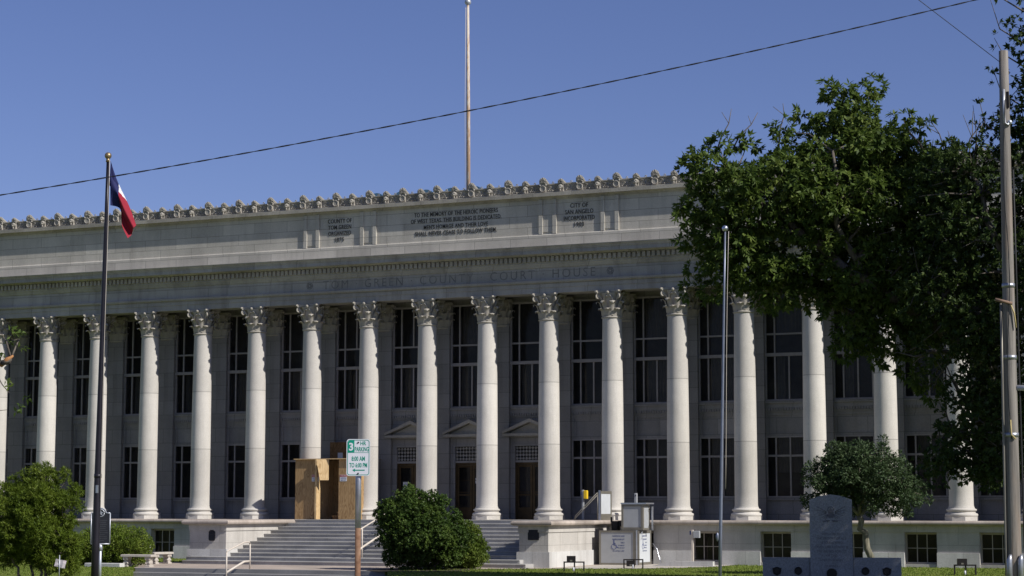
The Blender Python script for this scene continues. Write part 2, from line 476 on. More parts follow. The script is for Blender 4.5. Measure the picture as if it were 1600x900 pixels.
def polewood():
    # weathered silver-grey timber with long cracks, browner towards the foot
    m, nt, bs = newmat('weathered_timber')
    p = coords(nt)
    a = noise(nt, scaled(nt, p, (16, 16, 0.5)), 1.0, 5, 0.7)
    b = noise(nt, scaled(nt, p, (2, 2, 0.35)), 1.0, 4, 0.6)
    c = mixc(nt, remap(nt, a, 0.35, 0.68, 0, 1), (0.27,0.245,0.215), (0.115,0.10,0.085))
    c = mixc(nt, remap(nt, b, 0.5, 0.7, 0, 0.7), c, (0.25,0.17,0.115))
    nt.links.new(c, bs.inputs['Base Color']); bs.inputs['Roughness'].default_value = 0.75
    bump(nt, bs, a, 0.6, 0.03)
    return m
M['timber'] = polewood()
def roofpolemat():
    m, nt, bs = newmat('peeling_white_pole_paint')
    p = coords(nt)
    n = noise(nt, scaled(nt, p, (5, 5, 1.4)), 1.4, 5, 0.7)
    sx = N(nt, 'ShaderNodeSeparateXYZ'); nt.links.new(p, sx.inputs[0])
    t = mathn(nt, 'ADD', n, remap(nt, sx.outputs[2], 17.5, 28, 0.16, -0.02))
    c = mixc(nt, remap(nt, t, 0.46, 0.62, 0, 1), (0.52,0.46,0.39), (0.40,0.26,0.16))
    nt.links.new(c, bs.inputs['Base Color']); bs.inputs['Roughness'].default_value = 0.7
    return m
M['roofpole'] = roofpolemat()

# ------------------------------------------------------------------ ground
ZG, ZT = -2.2, -0.1
SP = 3.4                                   # column spacing
XL, XR = -39.1, 32.3                       # ends of the building
def wl_(y): return -10.3 + (-16-y)*0.68     # edges of the sunken walk that runs from the plaza towards the street
def xr(y): return 2.5 + (-16-y)*0.55
g = MB()
zg = ZG - 0.012
def rect(mb, x0, x1, y0, y1, z, mi=0):
    mb.add([(x0,y0,z),(x1,y0,z),(x1,y1,z),(x0,y1,z)], [(0,1,2,3)], mi)
B = 4000
g.add([(-B,-62,zg),(wl_(-62),-62,zg),(wl_(-16),-16,zg),(xr(-16),-16,zg),(xr(-62),-62,zg),(B,-62,zg),(B,B,zg),(-B,B,zg),
       (-B,-62,zg-.5),(wl_(-62),-62,zg-.5),(wl_(-16),-16,zg-.5),(xr(-16),-16,zg-.5),(xr(-62),-62,zg-.5),(B,-62,zg-.5),(-B,-B,zg-.5),(B,-B,zg-.5)],
      [(0,1,2,7),(2,3,6,7),(3,4,5,6),(9,10,2,1),(10,11,3,2),(11,12,4,3),(8,9,1,0),(12,13,5,4),(14,15,13,12,9,8)])
tag(g.obj('ground', M['grass']), kind='structure')
pz = MB()
pz.add([(-10.3,-16,ZG),(2.5,-16,ZG),(3.6,-12.2,ZG),(7.4,-9.7,ZG),(7.4,-0.9,ZG),(-12.1,-0.9,ZG),(-12.1,-6.0,ZG),(-15.5,-9.0,ZG),(-15.5,-12.0,ZG),(-11.9,-13.2,ZG)], [tuple(range(10))])
tag(pz.obj('plaza', M['plaza']), kind='structure')
bed = MB(); n = 20
bed.add([(3.0+2.3*math.cos(2*math.pi*i/n)*(1+0.06*math.sin(5*i)),-13.9+2.5*math.sin(2*math.pi*i/n),ZG+.008) for i in range(n)], [tuple(range(n))])
M['bed_ground'] = plain('dark_brown_ground', (0.045,0.034,0.024), 0.95, var=0.4, vs=9, bmp=0.6)  # dark brown ground under the bush
tag(bed.obj('planting_bed', M['bed_ground']), kind='structure')
sl = MB()
sl.add([(7.4,-9.5,ZG+.004),(10.6,-8.4,ZG+.004),(12.2,-6.6,ZG+.004),(13.3,-4.1,ZG+.004),(13.3,-0.95,ZG+.004),(7.4,-0.95,ZG+.004)], [(0,1,2,3,4,5)])
tag(sl.obj('pavement', M['slab']), kind='structure')
wk = MB()
def para(y0, y1, z0, z1):
    e = 0.004
    vs = [(wl_(y0)+e,y0,z0),(xr(y0)-e,y0,z0),(xr(y1)-e,y1,z0),(wl_(y1)+e,y1,z0)]
    vs += [(x,y,z1) for x,y,z in vs]
    wk.add(vs, [(0,3,2,1),(4,5,6,7),(0,1,5,4),(1,2,6,5),(2,3,7,6),(3,0,4,7)])
para(-16.9, -16.01, ZG-0.45, ZG-0.17); para(-17.9, -16.9, ZG-0.45, ZG-0.34); para(-61.9, -17.9, ZG-0.47, ZG-0.44)
wk.box(wl_(-16)+.1, xr(-16)-.1, -16.004, -15.5, ZG-0.3, ZG+0.004)
tag(wk.obj('path', M['walk']), kind='structure')
rd = MB(); rect(rd, -300, 300, -120, -68, zg-0.49)
tag(rd.obj('road', M['asphalt']), kind='structure')
sw = MB(); sw.box(-300, 300, -68, -65, zg-0.6, zg-0.36)
tag(sw.obj('pavement', M['slab']), kind='structure')

# ------------------------------------------------------------------ courthouse
CH = thing('courthouse', 'long pale limestone courthouse with a row of tall Corinthian columns and inscribed parapet', 'building', (-3.4, 0, ZG))
cols = list(range(-1, 20))                 # column axes at (k-10)*SP
ax = [(k-10)*SP for k in cols]
bays = [(a+SP/2, k) for a, k in zip(ax[:-1], cols[:-1])]

# podium between ground and terrace
LB0, LB1, RB0, RB1 = -12.1, -10.04, 5.44, 6.87      # cheek walls of the stairs
def podium_run(x0, x1, wins):
    pod = MB()
    edges = [x0]
    for w in wins: edges += [w-0.74, w+0.74]
    edges.append(x1)
    for i in range(0, len(edges), 2):
        a, b = edges[i], edges[i+1]
        pod.box(a, b, -1.0, -0.45, ZG-0.1, -0.62)
        base = MB(); base.box(a+0.002, b-0.002, -1.08, -0.99, ZG-0.1, -1.55); base.obj('base_course', M['plinth'], CH)
    for w in wins:
        pod.box(w-0.74, w+0.74, -1.0, -0.45, ZG-0.1, -2.06)
    pod.box(x0, x1, -1.04, -0.45, -0.617, -0.32)
    pod.obj('podium_wall', M['podium'], CH)
wl = [c for c, k in bays if c < -13]
wr = [c for c, k in bays if c > 8]
podium_run(XL, LB0, wl); podium_run(RB1, XR, wr)
nose = [(-1.0,-0.317),(-1.22,-0.317),(-1.31,-0.28),(-1.335,-0.21),(-1.31,-0.14),(-1.24,-0.1),(-1.0,-0.1)]
for a_, b_ in ((XL, LB0-0.13), (RB1+0.13, XR)):
    cop = MB(); cop.prism(nose, a_, b_, smooth=True); cop.obj('podium_coping', M['nosing'], CH)
tf = MB(); tf.box(XL, XR, -1.0, 1.9, -0.6, ZT-0.004); tf.obj('terrace_floor', M['slab'], CH)

# basement windows
def basement_window(c):
    f = MB()
    x0, x1, z0, z1 = c-0.738, c+0.738, -2.05, -0.63
    f.box(x0, x1, -0.70, -0.6, z1-0.09, z1); f.box(x0, x1, -0.80, -0.6, z0, z0+0.07)
    f.box(x0, x0+0.06, -0.70, -0.6, z0+0.07, z1-0.09); f.box(x1-0.06, x1, -0.70, -0.6, z0+0.07, z1-0.09)
    for t in (1/3, 2/3):
        x = x0+0.06+(x1-x0-0.12)*t; f.box(x-0.018, x+0.018, -0.675, -0.6, z0+0.07, z1-0.09)
    for u in range(3):
        xa = x0+0.06+(x1-x0-0.12)*u/3+0.018; xb = x0+0.06+(x1-x0-0.12)*(u+1)/3-0.018
        f.box(xa, xb, -0.67, -0.6, -1.36, -1.33)
    o = f.obj('basement_window', M['bframe'], CH)
    p = MB(); p.add([(x0,-0.62,z0),(x1,-0.62,z0),(x1,-0.62,z1),(x0,-0.62,z1)], [(0,1,2,3)])
    p.obj('pane', M['bglass'], o)
for c in wl + wr: basement_window(c)
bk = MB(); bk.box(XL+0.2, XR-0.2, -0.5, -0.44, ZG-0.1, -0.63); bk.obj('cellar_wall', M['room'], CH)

# stairs: twelve risers of 0.175
st = MB(); NR = 12; rise = (ZT-ZG)/NR; tread = 0.66
for i in range(NR):
    yf = -9.62 + tread*i if i >= 2 else -9.62 + 0.5*i
    x0, x1 = (LB1+0.004, RB0-0.004) if i >= 2 else (LB0+0.25-0.1*i, RB0+0.75-0.5*i)
    yb = -0.97 if i >= 2 else -8.604
    z1 = ZG+rise*(i+1)
    st.box(x0, x1, yf, yb if i >= 2 else yb, ZG-0.1 if i == 0 else z1-rise, z1-0.03)
    st.box(x0, x1, yf-0.03, yb, z1-0.03, z1-(0.008 if i == NR-1 else 0))
st.box(LB1+0.004, RB0-0.004, -8.6, -8.0, ZG-0.1, ZG+2*rise-0.002)
st.obj('front_steps', M['steps'], CH)

def cheek(x0, x1, name):
    b = MB()
    b.box(x0, x1, -8.6, -1.0, -1.5, -0.62); b.box(x0-0.04, x1+0.04, -8.64, -1.0, -0.617, -0.32)
    o = b.obj('cheek_wall', M['podium'], CH)
    p = MB(); p.box(x0-0.09, x1+0.09, -8.69, -1.09, ZG-0.1, -1.5); p.obj('base_course', M['plinth'], o)
    c = MB(); q = 0.3
    prof = [(0.0,-0.317),(0.2,-0.317),(0.29,-0.28),(0.315,-0.21),(0.29,-0.14),(0.22,-0.1)]
    rings = []
    for off, z in prof:
        rings.append([(x0-off+0.02,-8.62-off,z),(x1+off-0.02,-8.62-off,z),(x1+off-0.02,-1.0,z),(x0-off+0.02,-1.0,z)])
    vs = [p for r in rings for p in r]; fs = []
    for k in range(len(prof)-1):
        for i in range(4):
            j = (i+1) % 4; fs.append((k*4+i, k*4+j, k*4+4+j, k*4+4+i))
    n = (len(prof)-1)*4
    fs.append((n, n+1, n+2, n+3))
    c.add(vs, fs); c.obj('coping', M['nosing'], o)
    return o
lc = cheek(LB0, LB1, 'l'); rc = cheek(RB0, RB1, 'r')
pq = MB()                                   # shield plaque on the west cheek
pq.yprism([(-11.0,-1.04),(-10.96,-1.1),(-10.69,-1.1),(-10.65,-1.04),(-10.65,-0.68),(-10.73,-0.58),(-10.92,-0.58),(-11.0,-0.68)], -8.64, -8.598)
pq.ytorus(-10.825, -8.645, -0.70, 0.09, 0.02, 14, 6)
for z in (-0.86, -0.93, -1.0): pq.box(-10.95, -10.70, -8.648, -8.641, z-0.012, z+0.012)
pq.obj('plaque', M['marker'], lc)
pq = MB(); pq.box(5.88, 6.42, -8.63, -8.598, -0.96, -0.46); pq.box(5.92, 6.38, -8.645, -8.631, -0.92, -0.50)
pq.obj('plaque', M['marker'], rc)

# wall of the portico with window bays
YW, YF = 1.60, 1.87                        # pilaster face, window plane
HP = 0.5                                   # half width of a pilaster
pil = MB()
pil.box(-HP, HP, YW, YW+0.6, 0.32, 9.95); pil.box(-HP-0.02, HP+0.02, YW-0.03, YW+0.6, ZT, 0.22)
pil.box(-HP-0.01, HP+0.01, YW-0.015, YW+0.6, 0.22, 0.32)
pil_me = pil.mesh('pilaster', M['wall'])

def leaf(mb, r0, z0, h, w, ang, flare):
    pr = [0.0,0.02,0.045,0.10,0.19,0.26,0.245]; zz = [0,0.3,0.62,0.86,1.0,0.96,0.84]; ww = [0.85,1,1.0,0.95,0.8,0.5,0.15]
    nu = 5; vs = []; fs = []
    for k in range(len(pr)):
        for i in range(nu):
            a = -1+2*i/(nu-1)
            half = w/2*ww[k]*(1 if k % 2 == 0 else 0.86)
            t = ang + a*half/(r0+0.05)
            r = r0 + 0.03 + pr[k]*flare - 0.035*a*a + (0.02 if i % 2 == 0 else 0)
            vs.append((r*math.cos(t), r*math.sin(t), z0+h*zz[k]-0.02*abs(a)))
    for k in range(len(pr)-1):
        for i in range(nu-1):
            fs.append((k*nu+i, k*nu+i+1, (k+1)*nu+i+1, (k+1)*nu+i))
    mb.add(vs, fs, 0, True)
cap = MB()
cap.lathe([(0.475,9.83),(0.52,9.85),(0.54,9.89),(0.52,9.93),(0.475,9.95),(0.47,10.3),(0.49,10.7),(0.55,10.95),(0.62,11.08),(0.62,11.1)], 24)
for i in range(8): leaf(cap, 0.47, 9.94, 0.40, 0.37, i*math.pi/4 - math.pi/2, 0.95)
for i in range(8): leaf(cap, 0.475, 9.98, 0.72, 0.33, (i+0.5)*math.pi/4 - math.pi/2, 1.1)
for i in range(4):
    a = math.pi/4 + i*math.pi/2
    d = Vector((math.cos(a), math.sin(a), 0))
    pts = []; rs = []
    for t in range(26):                     # stalk rising from the bell then curling into a scroll
        u = t/25
        if u < 0.4:
            q = u/0.4; r = 0.50 + 0.26*q*q; z = 10.55 + 0.50*q
        else:
            q = (u-0.4)/0.6; an = math.pi/2 - q*2*math.pi*1.25; rr = 0.13*(1-0.72*q)
            r = 0.76 + rr*math.cos(an); z = 10.92 + rr*math.sin(an)
        pts.append(d*r + Vector((0,0,z))); rs.append(0.052*(1-0.3*u))
    cap.tube(pts, rs, 6)
    cap.sphere(tuple(d*0.76 + Vector((0,0,10.92))), 0.055, 8, 6)
    b = a + math.pi/4
    e = Vector((math.cos(b), math.sin(b), 0))
    cap.sphere(tuple(e*0.60 + Vector((0,0,11.12))), 0.095, 9, 7)
    for sgn in (-1, 1):                     # inner scrolls below the rosette
        f_ = Vector((-math.sin(b), math.cos(b), 0))*sgn
        cap.tube([tuple(e*0.50+f_*0.26+Vector((0,0,10.62))), tuple(e*0.54+f_*0.2+Vector((0,0,10.85))), tuple(e*0.58+f_*0.10+Vector((0,0,10.98))), tuple(e*0.58+f_*0.05+Vector((0,0,10.91)))], [0.035,0.045,0.04,0.03], 6)
def abacus(mb, z0, z1, s):
    out = []
    for i in range(4):
        a = math.pi/4 + i*math.pi/2
        for t in (-0.10, 0.10):
            out.append((s*(0.93*math.cos(a) - t*math.sin(a)), s*(0.93*math.sin(a) + t*math.cos(a))))
        for q in (0.2, 0.5, 0.8):
            m = a + q*math.pi/2
            p0 = Vector((0.93*math.cos(a), 0.93*math.sin(a))); p1 = Vector((0.93*math.cos(a+math.pi/2), 0.93*math.sin(a+math.pi/2)))
            p = p0.lerp(p1, q); n = p.normalized() if p.length > 0 else p
            mid = a + math.pi/4
            dip = 0.15*(1-(2*q-1)**2)
            out.append((s*(p.x - dip*math.cos(mid)), s*(p.y - dip*math.sin(mid))))
    n = len(out)
    mb.add([(x,y,z0) for x,y in out] + [(x,y,z1) for x,y in out], [(i,(i+1)%n,(i+1)%n+n,i+n) for i in range(n)] + [tuple(range(n-1,-1,-1)), tuple(range(n,2*n))])
abacus(cap, 11.08, 11.14, 0.93); abacus(cap, 11.142, 11.218, 1.0)
cap_me = cap.mesh('capital', M['trim'])
pcap = MB(); pcap.merge(cap, Matrix.Diagonal((0.98, 0.42, 1, 1)))
pcap_me = pcap.mesh('capital', M['trim'])

shaft = MB()
prof = []
for i in range(14):
    t = i/13; z = 0.52 + (9.84-0.52)*t
    prof.append((0.555 - 0.075*t**1.7 + 0.004*math.sin(math.pi*t), z))
prof[0] = (0.585, 0.52); prof.insert(1, (0.56, 0.60))
shaft.lathe(prof, 40)
shaft_me = shaft.mesh('column', M['shaft'])
bs_ = MB()
bs_.lathe([(0.72,0.09),(0.745,0.12),(0.752,0.17),(0.735,0.22),(0.68,0.245),(0.655,0.25),(0.63,0.28),(0.632,0.32),(0.665,0.335),(0.69,0.36),(0.70,0.395),(0.685,0.43),(0.63,0.45),(0.60,0.47),(0.59,0.522)], 40)
bs_.lathe([(0.775,ZT),(0.775,0.088)], 8, smooth=False, a0=math.pi/8)
base_me = bs_.mesh('base', M['shaft'])

proto = None
for i, x in enumerate(ax):
    if proto is None:
        proto = bpy.data.objects.new('column', shaft_me); COL.objects.link(proto); proto.parent = CH
        b_o = bpy.data.objects.new('base', base_me); COL.objects.link(b_o); b_o.parent = proto
        c_o = bpy.data.objects.new('capital', cap_me); COL.objects.link(c_o); c_o.parent = proto
        pp = bpy.data.objects.new('pilaster', pil_me); COL.objects.link(pp); pp.parent = CH
        pc = bpy.data.objects.new('capital', pcap_me); COL.objects.link(pc); pc.parent = pp
        pc.location = (0, YW+0.14, 0)
        o, p_ = proto, pp
    else:
        o = twin(proto, CH); twin(b_o, o); twin(c_o, o)
        p_ = twin(pp, CH); twin(pc, p_)
    o.location = (x+3.4, 0, -ZG); p_.location = (x+3.4, 0, -ZG)

# wall mass behind, spandrels, heads: one set per bay
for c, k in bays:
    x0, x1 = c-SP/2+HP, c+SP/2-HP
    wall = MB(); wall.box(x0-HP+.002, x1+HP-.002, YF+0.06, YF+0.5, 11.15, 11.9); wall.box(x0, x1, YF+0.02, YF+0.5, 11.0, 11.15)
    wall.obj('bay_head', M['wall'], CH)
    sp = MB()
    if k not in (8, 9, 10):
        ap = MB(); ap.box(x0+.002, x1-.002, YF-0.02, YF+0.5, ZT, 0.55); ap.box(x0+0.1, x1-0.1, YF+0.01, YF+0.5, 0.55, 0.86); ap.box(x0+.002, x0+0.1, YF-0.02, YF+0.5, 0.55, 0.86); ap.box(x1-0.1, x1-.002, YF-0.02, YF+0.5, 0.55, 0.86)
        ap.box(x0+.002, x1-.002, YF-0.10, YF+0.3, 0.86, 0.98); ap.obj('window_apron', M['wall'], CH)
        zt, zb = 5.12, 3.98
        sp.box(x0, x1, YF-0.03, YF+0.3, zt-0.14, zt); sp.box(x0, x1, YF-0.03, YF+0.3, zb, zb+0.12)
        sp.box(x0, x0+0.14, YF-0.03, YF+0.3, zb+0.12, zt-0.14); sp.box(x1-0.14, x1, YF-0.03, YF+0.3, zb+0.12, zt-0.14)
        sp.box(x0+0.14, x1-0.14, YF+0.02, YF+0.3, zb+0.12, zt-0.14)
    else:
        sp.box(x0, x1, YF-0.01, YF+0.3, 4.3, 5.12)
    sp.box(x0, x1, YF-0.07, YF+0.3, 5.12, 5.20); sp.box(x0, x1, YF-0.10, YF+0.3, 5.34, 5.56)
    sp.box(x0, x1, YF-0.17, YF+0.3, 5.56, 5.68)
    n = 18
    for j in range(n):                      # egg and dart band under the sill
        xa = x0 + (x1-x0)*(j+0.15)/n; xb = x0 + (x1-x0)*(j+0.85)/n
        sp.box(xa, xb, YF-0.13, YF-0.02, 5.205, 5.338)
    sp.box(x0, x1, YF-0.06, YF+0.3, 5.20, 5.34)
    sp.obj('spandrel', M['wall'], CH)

def curtain(x0, x1, z0, z1, y, parent, seed):
    rnd = random.Random(seed); n = max(6, int((x1-x0)/0.045)); vs = []; fs = []
    for i in range(n+1):
        x = x0 + (x1-x0)*i/n
        yy = y + 0.05*math.sin(i*1.7+seed) + 0.02*rnd.random()
        vs += [(x, yy, z0), (x, yy, z1)]
    for i in range(n): fs.append((2*i, 2*i+2, 2*i+3, 2*i+1))
    mb = MB(); mb.add(vs, fs, 0, True); mb.obj('curtain', M['curtain'], parent)
def tall_window(c, k):
    x0, x1 = c-SP/2+HP+0.002, c+SP/2-HP-0.002
    f = MB(); y0, y1 = YF-0.05, YF+0.06
    split_top = k in (7, 8)
    f.box(x0, x0+0.07, y0, y1, 5.68, 11.1); f.box(x1-0.07, x1, y0, y1, 5.68, 11.1)
    f.box(x0+0.07, x1-0.07, y0, y1, 5.68, 5.76); f.box(x0+0.07, x1-0.07, y0, y1, 11.0, 11.1)
    f.box(x0+0.002, x1-0.002, y0-0.06, y1+0.01, 7.86, 8.02); f.box(x0+0.07, x1-0.07, y0+0.01, y1, 8.91, 9.0)
    a, b = c-0.71, c+0.71
    for z0, z1, ms in ((5.76,7.86,(a,c,b)), (8.02,8.91,(a,b)), (9.0,11.0,(a,c,b) if split_top else (a,b))):
        for x in ms: f.box(x-0.038, x+0.038, y0+0.008, y1, z0, z1)
    o = f.obj('window', M['frame'], CH)
    p = MB(); p.add([(x0,YF+0.03,5.68),(x1,YF+0.03,5.68),(x1,YF+0.03,11.1),(x0,YF+0.03,11.1)], [(0,1,2,3)])
    p.obj('pane', M['glass'], o)
    if k > 8:
        r = random.Random(k*13)
        if r.random() < 0.7: curtain(c-0.67, c-0.67+1.34*r.choice((0.3,0.5,1.0)), 5.75, 7.9, YF+0.24, o, k+9)
        if r.random() < 0.5: curtain(c-0.67, c+0.67, 9.05, 10.98, YF+0.24, o, k+17)
    else:
        r = random.Random(k*7)
        curtain(c-0.66, c-0.62+0.35*r.random()+0.2, 5.75, 7.9, YF+0.22, o, k)
        if k % 2: curtain(c+0.25, c+0.66, 5.75, 7.9, YF+0.22, o, k+31)
def low_window(c, k):
    x0, x1 = c-SP/2+HP+0.002, c+SP/2-HP-0.002
    f = MB(); y0, y1 = YF-0.05, YF+0.06
    f.box(x0, x0+0.07, y0, y1, 0.985, 3.975); f.box(x1-0.07, x1, y0, y1, 0.985, 3.975)
    f.box(x0+0.07, x1-0.07, y0, y1, 0.985, 1.06); f.box(x0+0.07, x1-0.07, y0, y1, 3.89, 3.975)
    f.box(x0+0.07, x1-0.07, y0+0.004, y1, 2.96, 3.06)
    for z0, z1 in ((1.06,2.96),(3.06,3.89)):
        for x in (c-0.71, c, c+0.71): f.box(x-0.038, x+0.038, y0+0.008, y1, z0, z1)
    o = f.obj('window', M['frame'], CH)
    p = MB(); p.add([(x0,YF+0.03,0.985),(x1,YF+0.03,0.985),(x1,YF+0.03,3.975),(x0,YF+0.03,3.975)], [(0,1,2,3)])
    p.obj('pane', M['glass'], o)
    if k in (4, 5, 6): curtain(c-0.1, c+0.25, 1.0, 3.9, YF+0.22, o, k+5)
    if k > 11 and k % 3: curtain(c-0.67, c+0.67, 1.0 if k % 2 else 2.2, 3.9, YF+0.24, o, k+25)
for c, k in bays:
    tall_window(c, k)
    if k not in (8, 9, 10): low_window(c, k)
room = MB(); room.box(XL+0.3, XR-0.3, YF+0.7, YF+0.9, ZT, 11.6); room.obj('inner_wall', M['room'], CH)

# the three entrances
for c, k in bays:
    if k not in (8, 9, 10): continue
    x0, x1 = c-SP/2+HP, c+SP/2-HP
    s = MB()
    s.box(x0, c-0.95, YF-0.02, YF+0.5, ZT, 4.1); s.box(c+0.95, x1, YF-0.02, YF+0.5, ZT, 4.1)
    s.box(c-0.95, c+0.95, YF-0.02, YF+0.5, 3.66, 4.1); s.box(c-0.95, c+0.95, YF-0.005, YF+0.5, 2.82, 2.93)
    s.box(c-1.08, c-0.952, YF-0.07, YF-0.021, ZT, 3.78); s.box(c+0.952, c+1.08, YF-0.07, YF-0.021, ZT, 3.78); s.box(c-0.95, c+0.95, YF-0.07, YF-0.021, 3.66, 3.78)
    s.box(x0, x1, YF-0.12, YF+0.3, 4.1, 4.16)
    D = s.obj('entrance', M['wall'], CH)
    q = MB(); h0, h1, ya = 4.16, 5.02, YF-0.42
    w = 1.5
    q.box(c-w, c+w, ya, YF, h0, h0+0.13)
    for sg in (-1, 1):
        P = [(c+sg*w, h0+0.132), (c+sg*w, h0+0.26), (c, h1+0.03), (c, h1-0.15)]
        q.yprism(P if sg > 0 else P[::-1], ya-0.03, YF)
    q.yprism([(c-w+0.25, h0+0.131), (c+w-0.25, h0+0.131), (c, h1-0.16)], YF-0.16, YF)
    q.obj('pediment', M['trim'], D)
    gr = MB(); n, mrows = 11, 4; gw = 1.9/n; gh = 0.73/mrows
    for i in range(n):
        for j in range(mrows):
            cx, cz = c-0.95+gw*(i+0.5), 2.93+gh*(j+0.5)
            gr.ytorus(cx, YF+0.06, cz, 0.052, 0.012, 10, 4)
            for a in range(4):
                dx, dz = math.cos(a*math.pi/4+0.0)*gw*0.5, math.sin(a*math.pi/4)*gh*0.5
                gr.tube([(cx-dx,YF+0.06,cz-dz),(cx+dx,YF+0.06,cz+dz)], 0.011, 4, caps=False)
    gr.obj('transom_grille', M['grille'], D)
    dk = MB(); dk.box(c-0.95, c+0.95, YF+0.14, YF+0.18, 2.93, 3.66); dk.obj('transom_glass', M['bglass'], D)
    fr = MB()
    fr.box(c-0.95, c-0.86, YF, YF+0.12, ZT, 2.82); fr.box(c+0.86, c+0.95, YF, YF+0.12, ZT, 2.82); fr.box(c-0.86, c+0.86, YF, YF+0.12, 2.70, 2.82)
    fr.obj('door_frame', M['bronze'], D)
    for sg in (-1, 1):
        a, b = sorted((c+sg*0.012, c+sg*0.858))
        d = MB()
        d.box(a, a+0.12, YF+0.03, YF+0.09, ZT+0.02, 2.69); d.box(b-0.12, b, YF+0.03, YF+0.09, ZT+0.02, 2.69)
        d.box(a+0.12, b-0.12, YF+0.03, YF+0.09, ZT+0.02, 0.52); d.box(a+0.12, b-0.12, YF+0.03, YF+0.09, 2.58, 2.69)
        d.box(a+0.12, b-0.12, YF+0.035, YF+0.085, 1.12, 1.2)
        if k == 9: d.box(a+0.12, b-0.12, YF+0.035, YF+0.085, 1.9, 1.93)
        d.box(a+0.14, b-0.14, YF-0.02, YF+0.0, 1.28, 1.32)
        d.obj('door_leaf', M['bronze'], D)
        e = MB(); e.add([(a+0.1,YF+0.06,0.5),(b-0.1,YF+0.06,0.5),(b-0.1,YF+0.06,2.6),(a+0.1,YF+0.06,2.6)], [(0,1,2,3)])
        e.obj('door_glass', M['glass'], D)
    if k == 9:
        e = MB(); e.box(c+0.17, c+0.31, YF+0.045, YF+0.052, 1.75, 2.03); e.obj('notice', M['paper'], D)
    if k == 8:
        e = MB(); e.box(c-0.62, c-0.34, YF+0.045, YF+0.052, 1.35, 1.85); e.obj('notice', M['paper'], D)

# entablature
ent = MB()
ent.prism([(-0.50,11.22),(-0.50,11.50),(-0.535,11.505),(-0.535,11.74),(-0.56,11.745),(-0.63,11.82),(-0.63,11.87),(-0.50,11.90),(-0.50,12.50),
           (-0.55,12.52),(-0.62,12.66),(-0.66,12.70),(-0.66,13.06),(-0.78,13.09),(-0.84,13.15),(-1.09,13.16),(-1.09,13.145),(-1.12,13.145),(-1.12,13.34),(-1.15,13.35),(-1.17,13.42),(-1.23,13.48),(-1.25,13.53),(-0.45,13.60),(0.5,13.60),(0.5,11.22)], XL, XR)
ent.obj('entablature', M['frieze'], CH)
eg = MB(); x = XL
eg.box(XL, XR, -0.634, -0.60, 11.75, 11.87)
while x < XR-0.2:
    eg.box(x, x+0.085, -0.65, -0.62, 11.765, 11.855); x += 0.15
eg.obj('bead_moulding', M['trim'], CH)
de = MB(); x = XL+0.1
while x < XR-0.2:
    de.box(x, x+0.15, -0.785, -0.655, 12.80, 13.055); x += 0.255
de.obj('dentil_band', M['trim'], CH)
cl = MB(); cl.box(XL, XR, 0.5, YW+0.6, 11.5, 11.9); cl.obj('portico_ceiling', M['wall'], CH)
# attic
at_ = MB()
AY = -0.40
at_.prism([(-0.50,13.598),(-0.50,14.17),(-0.47,14.22),(AY,14.23),(AY,15.99),(0.6,15.99),(0.6,13.598)], XL, XR)
for a, b in ((-10.55,-9.6),(-7.15,-6.2),(3.05,4.0),(6.4,7.35)):
    at_.box(a, a+0.2, AY-0.085, AY+0.05, 14.232, 15.985); at_.box(b-0.2, b, AY-0.085, AY+0.05, 14.232, 15.985)
    at_.box(a+0.2, b-0.2, AY-0.03, AY+0.05, 14.34, 15.985)
at_.obj('attic_wall', M['attic'], CH)
ac = MB()
ac.prism([(AY,15.987),(AY-0.05,15.987),(AY-0.07,16.05),(AY-0.12,16.10),(AY-0.29,16.13),(AY-0.29,16.115),(AY-0.32,16.115),(AY-0.32,16.30),(-0.05,16.33),(0.6,16.33),(0.6,15.992)], XL, XR)
ac.obj('attic_coping', M['coping'], CH)

def inscription(lines, mat, y):
    mb = MB()
    for ln in lines: mb.merge(text(**ln, y=y, depth=0.02))
    return mb.obj('inscription', mat, CH)
H = 0.225
inscription([dict(body="COUNTY OF", height=H, width=1.42, cx=-8.40, cz=15.60, bold=0.007, spacing=1.08), dict(body="TOM GREEN", height=H, width=1.38, cx=-8.40, cz=15.27, bold=0.007, spacing=1.08),
             dict(body="ORGANIZED", height=H, width=1.36, cx=-8.40, cz=14.94, bold=0.007, spacing=1.08), dict(body="1875", height=H, width=0.52, cx=-8.40, cz=14.61, bold=0.007, spacing=1.08)], M['letter'], AY+0.001)
inscription([dict(body="TO THE MEMORY OF THE HEROIC PIONEERS", height=H, width=4.75, cx=-1.62, cz=15.63, bold=0.007, spacing=1.08), dict(body="OF WEST TEXAS. THIS BUILDING IS DEDICATED.", height=H, width=5.15, cx=-1.62, cz=15.30, bold=0.007, spacing=1.08),
             dict(body="MEN'S HOMAGE AND THEIR LOVE", height=H, width=3.65, cx=-1.62, cz=14.965, bold=0.007, spacing=1.08), dict(body="SHALL NEVER CEASE TO FOLLOW THEM.", height=H, width=4.65, cx=-1.62, cz=14.64, bold=0.007, spacing=1.08)], M['letter'], AY+0.001)
inscription([dict(body="CITY OF", height=H, width=0.95, cx=5.22, cz=15.61, bold=0.007, spacing=1.08), dict(body="SAN ANGELO", height=H, width=1.52, cx=5.22, cz=15.285, bold=0.007, spacing=1.08),
             dict(body="INCORPORATED", height=H, width=1.66, cx=5.22, cz=14.96, bold=0.007, spacing=1.08), dict(body="1903", height=H, width=0.52, cx=5.22, cz=14.64, bold=0.007, spacing=1.08)], M['letter'], AY+0.001)
mb = text("TOM · GREEN · COUNTY · COURT · HOUSE", 0.44, 15.4, -1.6, -0.499, 12.2, 0.006, 0, -0.006, spacing=1.35)
